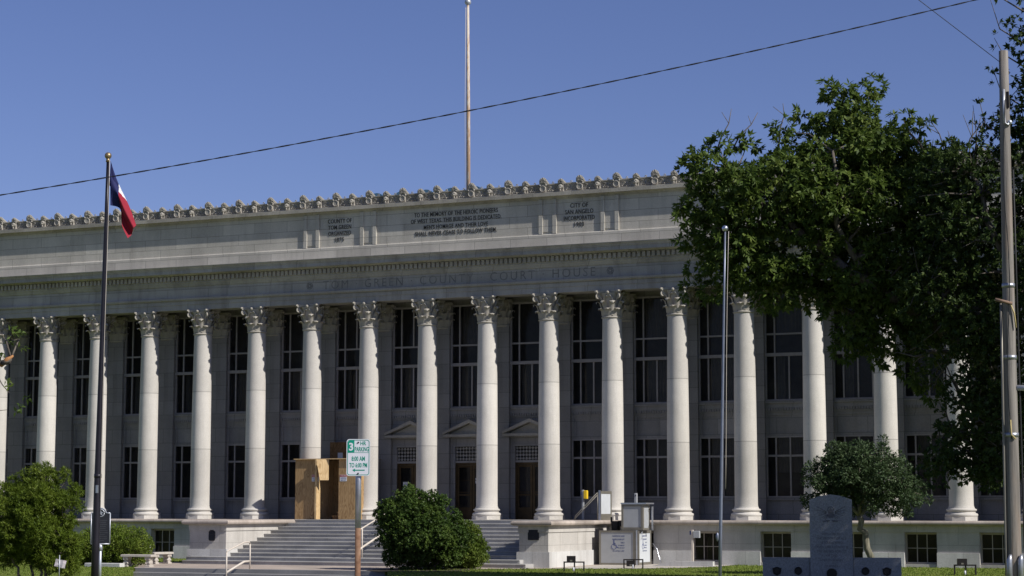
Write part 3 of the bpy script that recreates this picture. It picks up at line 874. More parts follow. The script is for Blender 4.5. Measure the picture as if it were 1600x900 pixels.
for x in (-10.12, 6.9):
    mb.ytorus(x, -0.503, 12.2, 0.17, 0.018, 16, 5)
    for a in range(6): mb.ydisc(x+0.09*math.cos(a*math.pi/3), 12.2+0.09*math.sin(a*math.pi/3), 0.045, -0.512, -0.498, 8)
mb.obj('inscription', M['cut'], CH)

# cresting of the parapet
cr_ = MB(); cr_.prism([(-0.42,16.31),(-0.42,16.38),(-0.34,16.40),(-0.34,16.72),(-0.40,16.74),(-0.40,16.80),(-0.05,16.84),(-0.05,16.31)], XL, XR)
def palmette(r, cz, disc):
    mb = MB(); n = 22; front = []
    for i in range(n+1):
        a = rad(-35) + rad(250)*i/n
        lobe = 1 + 0.08*math.cos(i*math.pi)
        front.append((r*lobe*math.cos(a), cz + 1.12*r*lobe*math.sin(a)))
    P = [(x, -0.44 - (0.03 if i % 2 else 0), z) for i, (x, z) in enumerate(front)]
    Q = [(x*0.8, 0.25, 16.72 + (z-cz)*0.35) for x, z in front]
    m = len(P)
    mb.add(P+Q+[(0,-0.48,cz-0.05)], [(i, i+m, i+1+m, i+1) for i in range(m-1)] + [(i, i+1, 2*m) for i in range(m-1)] + [tuple(range(m, 2*m))])
    for i in range(1, n, 3):
        x, z = front[i]; mb.tube([(x*0.25,-0.48,cz+(z-cz)*0.25),(x*0.92,-0.47,cz+(z-cz)*0.92)], [0.012,0.024], 5)
    mb.box(-r*0.7, r*0.7, -0.43, -0.1, 16.32, cz-0.02)
    if disc:
        mb.ydisc(0, 16.55, 0.17, -0.49, -0.42, 20, sx=0.92); mb.ytorus(0, -0.49, 16.55, 0.145, 0.026, 18, 6)
        for s_ in (-1, 1): mb.sphere((s_*0.16,-0.45,16.73), 0.05, 7, 5)
    else:
        mb.sphere((0,-0.46,16.60), 0.125, 12, 9, sq=(1.0,0.75,1.05)); mb.sphere((0,-0.55,16.54), 0.06, 10, 7, sq=(1,0.9,0.9))
        mb.sphere((-0.05,-0.545,16.63), 0.028, 8, 5); mb.sphere((0.05,-0.545,16.63), 0.028, 8, 5); mb.sphere((0,-0.49,16.43), 0.06, 8, 6, sq=(0.8,0.7,1.4))
        for s_ in (-1, 1): mb.sphere((s_*0.12,-0.45,16.58), 0.055, 8, 6, sq=(0.8,0.7,1.5))
    return mb
big = palmette(0.205, 16.90, True).mesh('palmette', M['crest'])
small = palmette(0.17, 16.83, False).mesh('lion_head', M['crest'])
n0 = 0
for n in range(-5, 31):
    x = -28.50 + 1.9864*n
    if XL+0.5 < x < XR-0.5:
        o = bpy.data.objects.new('palmette', big); COL.objects.link(o); o.parent = CH; o.location = (x+3.4, 0, -ZG); o.rotation_euler = (0, 0, rad(random.Random(n).uniform(-6, 6)))
    xl = x + 0.9932
    if XL+0.5 < xl < XR-0.5:
        o = bpy.data.objects.new('lion_head', small); COL.objects.link(o); o.parent = CH; o.location = (xl+3.4, random.Random(n+90).uniform(-.02, .02), -ZG); o.rotation_euler = (0, 0, rad(random.Random(n+50).uniform(-6, 6)))
    for xm in (x+0.497, x+1.49):
        if not XL+0.6 < xm < XR-0.6: continue
        rx = random.Random(n)
        for sg in (-1, 1):                  # paired scrolls with a little ring above
            cr_.ytorus(xm+sg*0.115, -0.37, 16.53, 0.078, 0.022, 10, 5)
            cr_.sphere((xm+sg*0.115, -0.37, 16.53), 0.028, 7, 5)
            cr_.sphere((xm+sg*0.24, -0.37, 16.45), 0.04, 7, 5)
            cr_.tube([(xm+sg*0.28,-0.37,16.62),(xm+sg*0.2,-0.38,16.68),(xm+sg*0.06,-0.37,16.65)], 0.02, 5)
        cr_.sphere((xm, -0.38, 16.44), 0.045, 7, 5)
        cr_.ytorus(xm, -0.33, 16.85, 0.048, 0.02, 10, 5)
cr_.obj('scroll_cresting', M['crest'], CH)

# body, ends, roof
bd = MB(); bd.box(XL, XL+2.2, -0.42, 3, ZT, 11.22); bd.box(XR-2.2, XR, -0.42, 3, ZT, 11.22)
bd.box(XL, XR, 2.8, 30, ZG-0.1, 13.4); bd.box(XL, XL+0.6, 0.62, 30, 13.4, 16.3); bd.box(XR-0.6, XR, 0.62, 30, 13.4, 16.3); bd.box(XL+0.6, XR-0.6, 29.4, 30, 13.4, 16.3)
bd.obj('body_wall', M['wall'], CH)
rf = MB(); rf.box(XL+0.6, XR-0.6, 0.6, 29.4, 15.3, 15.7); rf.obj('roof', M['roof'], CH)
sk = MB()
for x in (-8.0, -6.5, -5.0, -3.5, -2.1):
    n = 10; vs = []; w = 0.52
    for i in range(n+1):
        a = math.pi*i/n
        vs += [(x-w*math.cos(a), 3.0, 17.08+0.5*math.sin(a)), (x-w*math.cos(a), 7.5, 17.08+0.5*math.sin(a))]
    sk.add(vs, [(2*i, 2*i+2, 2*i+3, 2*i+1) for i in range(n)] + [tuple(range(0, 2*n+2, 2)), tuple(range(2*n+1, 0, -2))], 0, True)
sk.box(-8.8, -1.3, 2.8, 7.7, 15.7, 17.07)
sk.obj('skylight', M['skylight'], CH)

# ------------------------------------------------------------------ roof flagpole
t = thing('flagpole', 'tall peeling white and rusty flagpole standing on the courthouse roof', 'flagpole', (-5.25, 9, 15.7))
p = MB(); p.tube([(-5.22,9,15.7),(-5.25,9,23),(-5.29,9,29.25)], [0.125,0.11,0.075], 12); p.obj('pole', M['roofpole'], t)
p = MB(); p.sphere((-5.29,9,29.42), 0.19); p.obj('finial_ball', M['silver'], t)
p = MB(); p.tube([(-5.36,8.88,16.5),(-5.4,8.88,23),(-5.38,8.9,29.1)], 0.012, 5); p.obj('halyard', M['cream'], t)

# ------------------------------------------------------------------ flagpole with flag
t = thing('flagpole', 'tapered dark flagpole with a gold ball, flag hanging from its top, left side', 'flagpole', (4.74,-40.16,ZG))
top = Vector((4.845,-40.115,11.36)); bot = Vector((4.74,-40.16,ZG))
p = MB(); pts = [bot.lerp(top, i/8) for i in range(9)]
p.tube(pts, [0.118,0.116,0.112,0.100,0.088,0.078,0.068,0.057,0.047], 14)
j = bot.lerp(top, 0.27); p.tube([tuple(j-Vector((0,0,0.06))), tuple(j+Vector((0,0,0.06)))], 0.120, 14)
p.obj('pole', M['darkpole'], t)
p = MB(); p.sphere(tuple(top+Vector((0,0,0.15))), 0.11); p.tube([tuple(top-Vector((0,0,0.05))), tuple(top+Vector((0,0,0.08)))], [0.07,0.05], 10); p.obj('finial_ball', M['finial'], t)
p = MB()
R_ = Vector((0.918,0.397,0)); F_ = Vector((-0.397,0.918,0))
p.tube([tuple(bot.lerp(top, u) + R_*(0.13-0.06*u) - F_*0.1 + Vector((0.01*math.sin(9*u),0,0))) for u in [i/14 for i in range(3, 15)]], 0.008, 5); p.obj('halyard', M['cream'], t)
p = MB(); c_ = bot.lerp(top, 0.24); p.box(c_.x+0.06, c_.x+0.12, c_.y-0.18, c_.y-0.12, c_.z-0.12, c_.z+0.12); p.obj('cleat', M['steel'], t)
# flag: hoist on the pole, folds hanging down
fl = MB()
topE = [(4.95,-40.12,11.34),(5.12,-39.97,10.68),(5.41,-39.75,9.93),(5.60,-39.60,9.32)]
botE = [(4.88,-39.99,9.95),(5.14,-39.85,9.84),(5.19,-39.77,9.32),(5.36,-39.66,8.90)]
def bez(P, t):
    P = [Vector(q) for q in P]; n = len(P)-1; s = t*n; i = min(int(s), n-1); u = s-i
    p0 = P[max(i-1,0)]; p1 = P[i]; p2 = P[i+1]; p3 = P[min(i+2,n)]
    return 0.5*((2*p1) + (p2-p0)*u + (2*p0-5*p1+4*p2-p3)*u*u + (-p0+3*p1-3*p2+p3)*u**3)
nu, nv = 64, 40
vs = []
for iu in range(nu+1):
    u = iu/nu; a = bez(topE, u); b = bez(botE, u)
    for iv in range(-8, nv+1):
        if iv >= 0:
            v = iv/nv; q = a.lerp(b, v)
            q = q + F_*(0.10*math.sin(v*7.5+u*3.0)*min(1,u*3+0.1))
        else:
            v = -iv/8; q = a.lerp(b, 0.55*v) + F_*((0.10+0.16*v)*min(1,max(0,(u-0.2)*3)) + 0.02) + R_*(-0.04*v)
        vs.append(tuple(q))
row = nv+9
for iu in range(nu):
    for iv in range(row-1):
        u = (iu+0.5)/nu; v = (iv-8+0.5)/nv
        if u < 0.36: mi = 0
        elif v < 0.30*max(0, 1-(u-0.36)/0.22): mi = 1
        else: mi = 2
        fl.add([vs[iu*row+iv], vs[(iu+1)*row+iv], vs[(iu+1)*row+iv+1], vs[iu*row+iv+1]], [(0,1,2,3)], mi, True)
o = fl.obj('flag', [M['flagblue'], M['flagwhite'], M['flagred']])
import bmesh
bm = bmesh.new(); bm.from_mesh(o.data); bmesh.ops.remove_doubles(bm, verts=bm.verts, dist=1e-4); bm.to_mesh(o.data); bm.free()
o.location = (4.9,-40.1,11.3); o.data.transform(Matrix.Translation((-4.9,40.1,-11.3)))
tag(o, 'blue, white and red flag hanging limp from the dark flagpole', 'flag')

# ------------------------------------------------------------------ bare aluminium flagpole
t = thing('flagpole', 'bare aluminium flagpole with a silver ball and no flag, in front of the right trees', 'flagpole', (22.09,-31.56,ZG))
bot = Vector((22.09,-31.56,ZG)); top = Vector((22.375,-31.435,9.24))
p = MB(); p.tube([tuple(bot.lerp(top, i/6)) for i in range(7)], [0.054,0.052,0.050,0.046,0.040,0.034,0.028], 14); p.obj('pole', M['polesteel'], t)
p = MB(); p.sphere(tuple(top+Vector((0,0,0.1))), 0.10); p.obj('finial_ball', M['steel'], t)
p = MB(); p.tube([tuple(bot.lerp(top, u) + R_*(0.11+0.02*math.sin(6*u)) - F_*0.06) for u in [i/14 for i in range(4, 15)]], 0.009, 5); p.obj('halyard', M['cream'], t)
p = MB(); c_ = bot.lerp(top, 0.155); p.sphere((c_.x-0.09,c_.y-0.04,c_.z), 0.075, 10, 7, sq=(0.7,0.7,1.9)); p.obj('cleat_box', M['polesteel'], t)

# ------------------------------------------------------------------ historical marker
t = thing('historical_marker', 'dark cast historical marker plate with star medallion on a grey post', 'marker', (0.14,-33.38,ZG), -YAW*0.95)
w, z0, z1 = 0.33, 1.43, 2.50
p = MB(); out = [(-w,z0),(w,z0),(w,z1)]
out += [(w*0.55, z1)] + [(0.19*math.cos(a), z1-0.02+0.19*math.sin(a)+0.0) for a in [rad(20+14*i) for i in range(11)]] + [(-w*0.55, z1), (-w,z1)]
p.yprism(out, -0.03, 0.02)
q = MB()
for a, b in zip(out, out[1:]+out[:1]): q.tube([(a[0],-0.02,a[1]),(b[0],-0.02,b[1])], 0.024, 6)
plate = local(p, 'plate', M['marker'], t)
local(q, 'rim', M['silver'], plate)
p = MB(); p.ytorus(0,-0.035,z1-0.0,0.125,0.02,18,6)
star = []
for i in range(10):
    a = math.pi/2 + i*math.pi/5; r = 0.105 if i % 2 == 0 else 0.043; star.append((r*math.cos(a), z1+r*math.sin(a)))
p.yprism(star, -0.05, -0.028); local(p, 'star_medallion', M['silver'], plate)
p = MB()
rn = random.Random(3)
for i in range(11):
    z = z1-0.26-0.07*i; p.box(-0.26, 0.26-0.12*rn.random(), -0.034, -0.029, z-0.012, z+0.012)
local(p, 'raised_text_lines', plain('worn_raised_lines', (0.05,0.052,0.06), 0.5), plate)
p = MB(); p.tube([(0,0.03,0),(0,0.03,1.43)], 0.055, 12); p.tube([(0,0.03,1.2),(0,0.03,1.43)], 0.075, 12); local(p, 'post', M['silver'], t)

# ------------------------------------------------------------------ parking sign
t = thing('parking_sign', 'green and white three hour parking sign on a rusty round post', 'sign', (26.44,-63.94,ZG), -YAW*1.0)
post = MB()
post.tube([(0,0.03,-0.3),(0,0.03,2.36)], 0.046, 14, 0); post.tube([(0,0.03,2.36),(0,0.03,3.70)], 0.046, 14, 1)
local(post, 'post', [M['rust'], M['galv']], t)
W, Hh = 0.182, 0.283; zc = 3.44
def rrect(w, h, r, cx, cz, n=6):
    o = []
    for sx_, sz_, a0 in ((1,-1,-90),(1,1,0),(-1,1,90),(-1,-1,180)):
        for i in range(n+1):
            a = rad(a0+90*i/n); o.append((cx+sx_*(w-r)+r*math.cos(a), cz+sz_*(h-r)+r*math.sin(a)))
    return o
p = MB(); p.yprism(rrect(W, Hh, 0.045, 0, zc), -0.035, -0.029)
pan = local(p, 'sign_panel', M['white'], t)
p = MB()
oa, ob = rrect(W-0.012, Hh-0.012, 0.038, 0, zc), rrect(W-0.021, Hh-0.021, 0.030, 0, zc)
n = len(oa)
p.add([(x,-0.0365,z) for x,z in oa] + [(x,-0.0365,z) for x,z in ob], [(i,(i+1)%n,(i+1)%n+n,i+n) for i in range(n)])
p.box(-W+0.021, W-0.021, -0.0368, -0.035, zc+0.072, zc+0.078)
p.yprism([(-W+0.0205,zc+0.0785),(-0.062,zc+0.0785),(-0.062,zc+Hh-0.0205),(-W+0.045,zc+Hh-0.0205),(-W+0.0205,zc+Hh-0.045)], -0.0368, -0.035)
p.merge(text("HR", 0.062, 0.088, 0.075, -0.035, zc+0.218, 0.0018, 0, 0.016)); p.merge(text("PARKING", 0.070, 0.215, 0.053, -0.035, zc+0.128, 0.0018, 0, 0.016))
p.merge(text("8:00 AM", 0.072, 0.205, 0.0, -0.035, zc-0.018, 0.0018, 0, 0.02)); p.merge(text("TO 6:00 PM", 0.072, 0.275, 0.0, -0.035, zc-0.118, 0.0018, 0, 0.02))
p.yprism([(-0.09,zc-0.195),(-0.05,zc-0.168),(-0.05,zc-0.187),(0.10,zc-0.187),(0.10,zc-0.203),(-0.05,zc-0.203),(-0.05,zc-0.222)][::-1], -0.0368, -0.035)
local(p, 'lettering', M['green'], pan)
p = text("3", 0.122, 0.066, -0.112, -0.0367, zc+0.165, 0.0014, 0, 0.03); local(p, 'numeral', M['white'], pan)
p = MB()
for x, z in ((0.0,zc+0.232), (0.0,zc-0.245)): p.ydisc(x, z, 0.012, -0.045, -0.035, 8); p.box(x-0.02, x, -0.044, -0.036, z-0.014, z-0.004)
local(p, 'bolt', M['darkmetal'], pan)

# ------------------------------------------------------------------ plywood enclosure
t = thing('plywood_enclosure', 'raw plywood enclosure with open entrance and temporary wooden steps beside the stairs', 'enclosure', (-8.7,-0.5,ZT))
YE = -1.02; ZE = 3.0
p = MB(); p.box(-10.55, -9.30, YE, YE+0.03, ZT+0.005, ZE); p.obj('front_panel', M['ply'], t)
p = MB(); p.box(-7.98, -6.76, YE, YE+0.03, ZT+0.005, ZE); p.obj('front_panel', M['ply'], t)
p = MB(); p.box(-9.298, -9.20, YE-0.16, YE+0.28, ZT+0.005, ZE-0.002); p.obj('corner_post', M['ply2'], t)
p = MB(); p.box(-10.55, -10.52, YE+0.032, 1.55, ZT+0.005, ZE); p.obj('side_panel', M['ply'], t)
p = MB(); p.box(-6.79, -6.76, YE+0.032, 0.0, ZT+0.005, ZE); p.obj('side_panel', M['ply'], t)
p = MB(); p.box(-9.45, -6.9, 1.1, 1.13, ZT+0.005, ZE); p.obj('back_panel', M['ply'], t)
p = MB(); p.box(-9.48, -9.451, -0.60, 1.13, ZT+0.005, ZE); p.obj('inner_panel', M['ply2'], t)  # lit copy of the plywood brightens the inside, which gets no light
p = MB(); p.box(-10.5, -6.8, YE+0.342, 1.5, ZE+0.003, ZE+0.03); p.obj('roof_board', M['darkply'], t)
p = MB(); p.box(-10.6, -6.7, YE-0.12, YE+0.34, ZE+0.003, ZE+0.045); p.obj('top_board', M['ply2'], t)
p = MB()                                    # loose flap under the top board
fa, fb, nn = Vector((-9.08,YE-0.42,0)), Vector((-8.55,YE-0.03,0)), Vector((-0.018,0.024,0))
fr_ = [fa+Vector((0,0,ZE)), fb+Vector((0,0,ZE)), fb+Vector((0,0,1.92)), fa.lerp(fb,0.3)+Vector((0,0,1.92))]
p.add(fr_+[q+nn for q in fr_], [(0,3,2,1),(4,5,6,7),(0,1,5,4),(1,2,6,5),(2,3,7,6),(3,0,4,7)]); p.obj('hanging_board', M['ply2'], t)
p = MB()
for i in range(5):
    x0 = -8.75+0.26*i
    p.box(x0, -7.0, -0.35, 0.72, ZT+0.19*i+0.148, ZT+0.19*(i+1))
    p.box(x0+0.05, -7.0, -0.31, 0.72, ZT+0.005+0.19*i, ZT+0.19*i+0.147, 1)
p.obj('wooden_steps', [M['ply'], M['darkply']], t)
p = MB(); p.box(-9.9, -8.0, 1.52, 1.56, 2.0, 3.98); p.obj('window_board', M['darkply'], t)
p = MB(); p.box(-9.42, -9.12, 1.505, 1.518, 2.9, 3.42); p.obj('notice', M['paper'], t)
for x in (-9.56, -7.90):
    x1 = x+0.40
    p = MB(); p.box(x, x1, YE-0.012, YE-0.002, 1.86, 2.2); s = p.obj('warning_sign', M['white'], t)
    p = MB(); p.box(x+0.01, x1-0.01, YE-0.014, YE-0.0125, 2.08, 2.19); p.obj('header', M['red'], s)
    p = text("DANGER", 0.06, 0.30, (x+x1)/2, YE-0.0145, 2.135, 0.002, 0, 0.01); p.obj('lettering', M['white'], s)
    p = text("CONSTRUCTION", 0.05, 0.32, (x+x1)/2, YE-0.0125, 2.02, 0.002); p.merge(text("KEEP OUT", 0.06, 0.30, (x+x1)/2, YE-0.0125, 1.92, 0.002, 0, 0.01)); p.obj('lettering', M['blue'], s)

# ------------------------------------------------------------------ wheelchair lift
t = thing('wheelchair_lift', 'grey panelled wheelchair lift with marked gates beside the stair wall', 'lift', (8.3,-2.2,ZG))
zs = ZG+0.006
def panel(mb_f, x0, x1, y, z0, z1, w=0.09, th=0.06):
    mb_f.box(x0, x0+w, y, y+th, z0, z1); mb_f.box(x1-w, x1, y, y+th, z0, z1)
    mb_f.box(x0+w, x1-w, y, y+th, z0, z0+w); mb_f.box(x0+w, x1-w, y, y+th, z1-w, z1)
def xpanel(mb_f, x, y0, y1, z0, z1, w=0.09, th=0.06):
    mb_f.box(x-th, x, y0, y0+w, z0, z1); mb_f.box(x-th, x, y1-w, y1, z0, z1)
    mb_f.box(x-th, x, y0+w, y1-w, z0, z0+w); mb_f.box(x-th, x, y0+w, y1-w, z1-w, z1)
z0, z1 = zs, -0.58
f = MB(); panel(f, 7.26, 9.12, -3.2, z0, z1); f.box(8.98, 9.12, -3.203, -3.1, z0+0.1, z1-0.1); f.box(7.26, 7.32, -3.14, -1.5, z0, z1)
enc = f.obj('lower_enclosure', M['liftframe'], t)
p = MB(); p.box(7.35, 8.98, -3.18, -3.16, z0+0.09, z1-0.09); p.obj('panel', M['liftpanel'], enc)
def liftsign(cx, top, rot=False):
    L = [("HANDICAP AND", 0.07, 0.62, 0), ("WHEELCHAIR LIFT", 0.07, 0.62, -0.155), ("ONLY", 0.07, 0.2, -0.31), ("NO FREIGHT", 0.055, 0.33, -0.44), ("IN OR OUT", 0.055, 0.33, -0.555), ("750 LBS MAX. LIMIT", 0.055, 0.60, -0.70)]
    mb = MB()
    for s_, h, w, dz in L:
        mb.merge(text(s_, h, w, cx+(0.21 if dz == -0.31 else 0.145 if dz in (-0.44,-0.555) else 0.0), 0, top+dz, 0.003, 0, 0.008))
    return mb
def access_symbol(cx, cz, s):
    mb = MB(); mb.ydisc(cx-0.02*s, cz+0.30*s, 0.055*s, -0.004, 0, 12)
    def bar(a, b, r): 
        d = Vector((b[0]-a[0], b[1]-a[1])); nrm = Vector((-d.y, d.x)).normalized()*r
        mb.yprism([(a[0]-nrm.x,a[1]-nrm.y),(b[0]-nrm.x,b[1]-nrm.y),(b[0]+nrm.x,b[1]+nrm.y),(a[0]+nrm.x,a[1]+nrm.y)], -0.004, 0)
    P = lambda x, z: (cx+x*s, cz+z*s)
    bar(P(-0.02,0.24), P(-0.01,-0.02), 0.045*s); bar(P(-0.02,0.10), P(0.13,0.10), 0.022*s)
    bar(P(-0.03,-0.02), P(0.16,-0.02), 0.035*s); bar(P(0.15,-0.01), P(0.25,-0.22), 0.03*s); bar(P(0.24,-0.22), P(0.32,-0.19), 0.025*s)
    mb.ytorus(cx-0.01*s, -0.002, cz-0.14*s, 0.20*s, 0.018*s, 16, 4, arc=0.78, a0=rad(105))
    return mb
sg = liftsign(8.24, -0.84); o = sg.obj('lettering', M['blue'], enc); o.location = Vector(o.location) + Vector((0,-3.1805,0))
sg = access_symbol(8.02, -1.25, 0.62); o = sg.obj('access_symbol', M['blue'], enc); o.location = Vector(o.location) + Vector((0,-3.1805,0))
f = MB(); xpanel(f, 9.26, -3.2, -1.4, z0, z1, 0.12); f.box(9.13, 9.2, -3.22, -3.14, z0, z1+0.02, 1); gate = f.obj('gate', [M['liftframe'], M['steel']], t)
p = MB(); p.box(9.215, 9.235, -3.08, -1.52, z0+0.12, z1-0.12); p.obj('panel', M['liftside'], gate)
rotm = Matrix.Rotation(math.pi/2, 4, 'Z')
sg = MB(); sg.merge(liftsign(0.0, -0.84), Matrix.Translation((9.236, -2.3, 0)) @ rotm); sg.obj('lettering', M['blue'], gate)
sg = MB(); sg.merge(access_symbol(0,0,0.62), Matrix.Translation((9.236,-2.52,-1.25)) @ rotm); sg.obj('access_symbol', M['blue'], gate)
p = MB(); p.tube([(9.30,-2.95,-0.62),(9.34,-2.95,-0.66),(9.34,-2.95,-0.95),(9.30,-2.95,-0.99)], 0.018, 6); p.obj('gate_handle', M['steel'], gate)
f = MB(); a, b = -0.56, 0.66
panel(f, 8.36, 9.44, -3.1, a, b, 0.10, 0.07); f.box(8.34, 9.62, -3.13, -2.0, b+0.002, b+0.07, 1); xpanel(f, 9.44, -3.02, -2.1, a, b, 0.10); f.box(8.46, 9.34, -3.095, -3.05, -0.47, -0.43)
f.box(9.56, 9.62, -2.2, -2.1, a, b-0.1, 1)
car = f.obj('car', [M['liftframe'], M['steel']], t)
p = MB(); p.box(8.46, 9.34, -3.07, -3.05, a+0.1, b-0.1); p.box(9.40, 9.42, -2.92, -2.2, a+0.1, b-0.1); p.obj('panel', M['liftpanel'], car)
p = MB(); p.tube([(9.45,-2.3,0.42),(9.56,-2.25,0.42)], 0.02, 6); p.tube([(9.45,-2.3,-0.36),(9.56,-2.25,-0.36)], 0.02, 6); p.obj('hinge', M['darkmetal'], car)
f = MB(); xpanel(f, 7.06, -2.48, -0.9, -0.09, 1.3, 0.13, 0.07); f.box(6.99, 7.075, -2.52, -2.43, -0.09, 1.33, 1); f.box(6.99, 7.055, -2.35, -1.03, 0.045, 0.2)
ug = f.obj('upper_gate', [M['liftframe'], M['steel']], t)
p = MB(); p.box(7.02, 7.04, -2.35, -1.03, 0.2, 1.17); p.obj('panel', M['liftside'], ug)
p = MB(); p.box(7.56, 7.86, -2.3, -1.9, ZG+0.1, -0.14); p.box(7.86, 8.0, -2.2, -2.0, -0.4, -0.12); p.box(7.52, 7.6, -2.32, -2.25, -0.2, 0.05); p.obj('mast', M['darkmetal'], t)
p = MB(); p.tube([(9.3,-1.3,-1.2),(9.5,-1.25,-1.5),(9.62,-1.3,-1.9),(9.75,-1.4,-2.18),(10.6,-1.35,-2.18)], 0.022, 6); p.obj('hose', M['steel'], t)

t = thing('handrail', 'thin sloping grey double rail on the stair wall beside the lift gate', 'handrail', (6.4,-2.5,ZT))
p = MB()
for dz in (0.0, -0.11): p.tube([(6.95,-2.55,1.22+dz),(5.83,-2.6,0.12+dz),(5.75,-2.6,ZT)], 0.022, 8)
p.tube([(6.95,-2.55,ZT),(6.95,-2.55,1.22)], 0.022, 8); p.obj('rail', M['liftframe'], t)
t = thing('call_post', 'slim grey call post with a yellow box, on top of the stair wall', 'post', (5.95,-1.8,ZT))
p = MB(); p.cbox(5.86, 5.96, -1.85, -1.75, ZT, 1.36, 0.01); p.obj('post', M['liftpanel'], t)
p = MB(); p.cbox(5.97, 6.15, -1.9, -1.72, 0.93, 1.33, 0.02); p.obj('yellow_box', M['yellow'], t)
p = MB(); p.box(5.80, 5.858, -1.84, -1.76, 1.12, 1.27); p.obj('button', M['blue'], t)
t = thing('call_post', 'short grey call post with a round button on the terrace behind the lift', 'post', (8.29,-0.85,ZT))
p = MB(); p.cbox(8.22, 8.36, -0.9, -0.78, ZT, 1.2, 0.02); p.obj('post', M['liftpanel'], t)
p = MB(); p.ydisc(8.30, 1.08, 0.03, -0.915, -0.9, 10); p.obj('button', M['darkmetal'], t)
t = thing('call_post', 'cream post with a small control box, on the pavement at the basement window', 'post', (11.45,-1.7,ZG))
p = MB(); p.cbox(11.38, 11.48, -1.75, -1.65, ZG, -0.55, 0.01); p.obj('post', M['cream'], t)
p = MB(); p.cbox(11.49, 11.80, -1.78, -1.62, -0.92, -0.60, 0.015); p.obj('control_box', M['liftpanel'], t)
p = MB(); p.box(11.30, 11.378, -1.73, -1.67, -0.78, -0.6); p.obj('button', M['blue'], t)
kb = MB()
kb.yprism([(10.2,ZG),(13.15,ZG),(13.15,ZG+0.235),(11.3,ZG+0.225),(10.4,ZG+0.05)], -4.0, -3.72)
tag(kb.obj('kerb', M['plinth']), 'low whitish concrete kerb wall on the lawn edge right of the lift', 'kerb')
kb = MB(); kb.cbox(-13.4, -11.45, -15.4, -15.0, ZG, ZG+0.17, 0.02)
tag(kb.obj('kerb', M['plinth']), 'low white kerb bordering the hedge beside the stone benches', 'kerb')

# ------------------------------------------------------------------ handrails
def steel_rail(label, posts, toprail, lowrail, loc):
    t = thing('handrail', label, 'handrail', loc)
    for a, b in posts:
        p = MB(); p.tube([a, b], 0.035, 8); p.obj('post', M['cream'], t)
    p = MB(); p.tube(toprail, 0.035, 8); p.obj('top_rail', M['cream'], t)
    p = MB(); p.tube(lowrail, 0.05, 8); p.obj('lower_rail', M['cream'], t)
steel_rail('cream pipe handrail where the plaza drops to the street walk, nearest the camera',
           [((-4.66,-15.3,ZG),(-4.66,-15.3,-1.1)), ((-4.66,-17.25,ZG-0.47),(-4.66,-17.25,-1.43))],
           [(-4.66,-17.25,-1.43),(-4.66,-17.15,-1.36),(-4.66,-15.85,-1.03),(-4.66,-15.6,-1.01),(-4.66,-15.38,-1.02),(-4.66,-15.3,-1.1)],
           [(-4.66,-17.25,-2.3),(-4.66,-15.8,-1.87),(-4.66,-15.3,-1.86)], (-4.66,-16.2,ZG))
steel_rail('cream pipe handrail climbing the middle of the stairs, half behind the round bush',
           [((-2.62,-8.55,-1.85),(-2.62,-8.55,-0.45)), ((-2.62,-4.9,-0.95),(-2.62,-4.9,0.55)), ((-2.62,-2.2,-0.1),(-2.62,-2.2,0.95))],
           [(-2.62,-8.85,-0.55),(-2.62,-8.5,-0.45),(-2.62,-4.9,0.55),(-2.62,-2.5,1.0),(-2.62,-2.2,0.95)],
           [(-2.62,-8.9,-1.5),(-2.62,-8.55,-1.36),(-2.62,-4.9,-0.3),(-2.62,-2.2,0.45)], (-2.62,-5.5,-1.2))

# ------------------------------------------------------------------ benches
def bench(label, loc, rz, L):
    t = thing('stone_bench', label, 'bench', loc, rz, 'concrete benches by the hedge')
    p = MB(); p.cbox(-L/2, L/2, -0.24, 0.24, 0.46, 0.56, 0.025); local(p, 'seat', M['slab'], t)
    for s_ in (-1, 1):
        c = s_*(L/2-0.24)
        p = MB()
        for z, hw, hd in ((0.0,0.12,0.20),(0.07,0.12,0.20),(0.09,0.085,0.16),(0.2,0.10,0.145),(0.31,0.075,0.17),(0.38,0.11,0.2),(0.458,0.12,0.21)):
            pass
        pr = [(0.0,0.125,0.20),(0.07,0.125,0.20),(0.09,0.085,0.15),(0.2,0.105,0.165),(0.29,0.075,0.15),(0.37,0.11,0.19),(0.458,0.125,0.21)]
        vs = []; fs = []
        for z, hw, hd in pr: vs += [(c-hw,-hd,z),(c+hw,-hd,z),(c+hw,hd,z),(c-hw,hd,z)]
        for k in range(len(pr)-1):
            for i in range(4):
                j = (i+1) % 4; fs.append((4*k+i,4*k+j,4*k+4+j,4*k+4+i))
        fs += [(3,2,1,0), tuple(range(4*len(pr)-4, 4*len(pr)))]
        p.add(vs, fs)
        for sx_ in (-1, 1):
            p.sphere((c+sx_*0.09,-0.16,0.36), 0.06, 8, 6); p.sphere((c+sx_*0.09,-0.14,0.17), 0.055, 8, 6)
        local(p, 'leg', M['slab'], t)
bench('long pale concrete bench with scrolled legs in front of the hedge', (-11.0,-14.6,ZG), rad(4), 1.62)
bench('short end of a pale concrete bench standing right of the hedge by the basement window', (-12.9,-9.9,ZG), rad(80), 1.35)

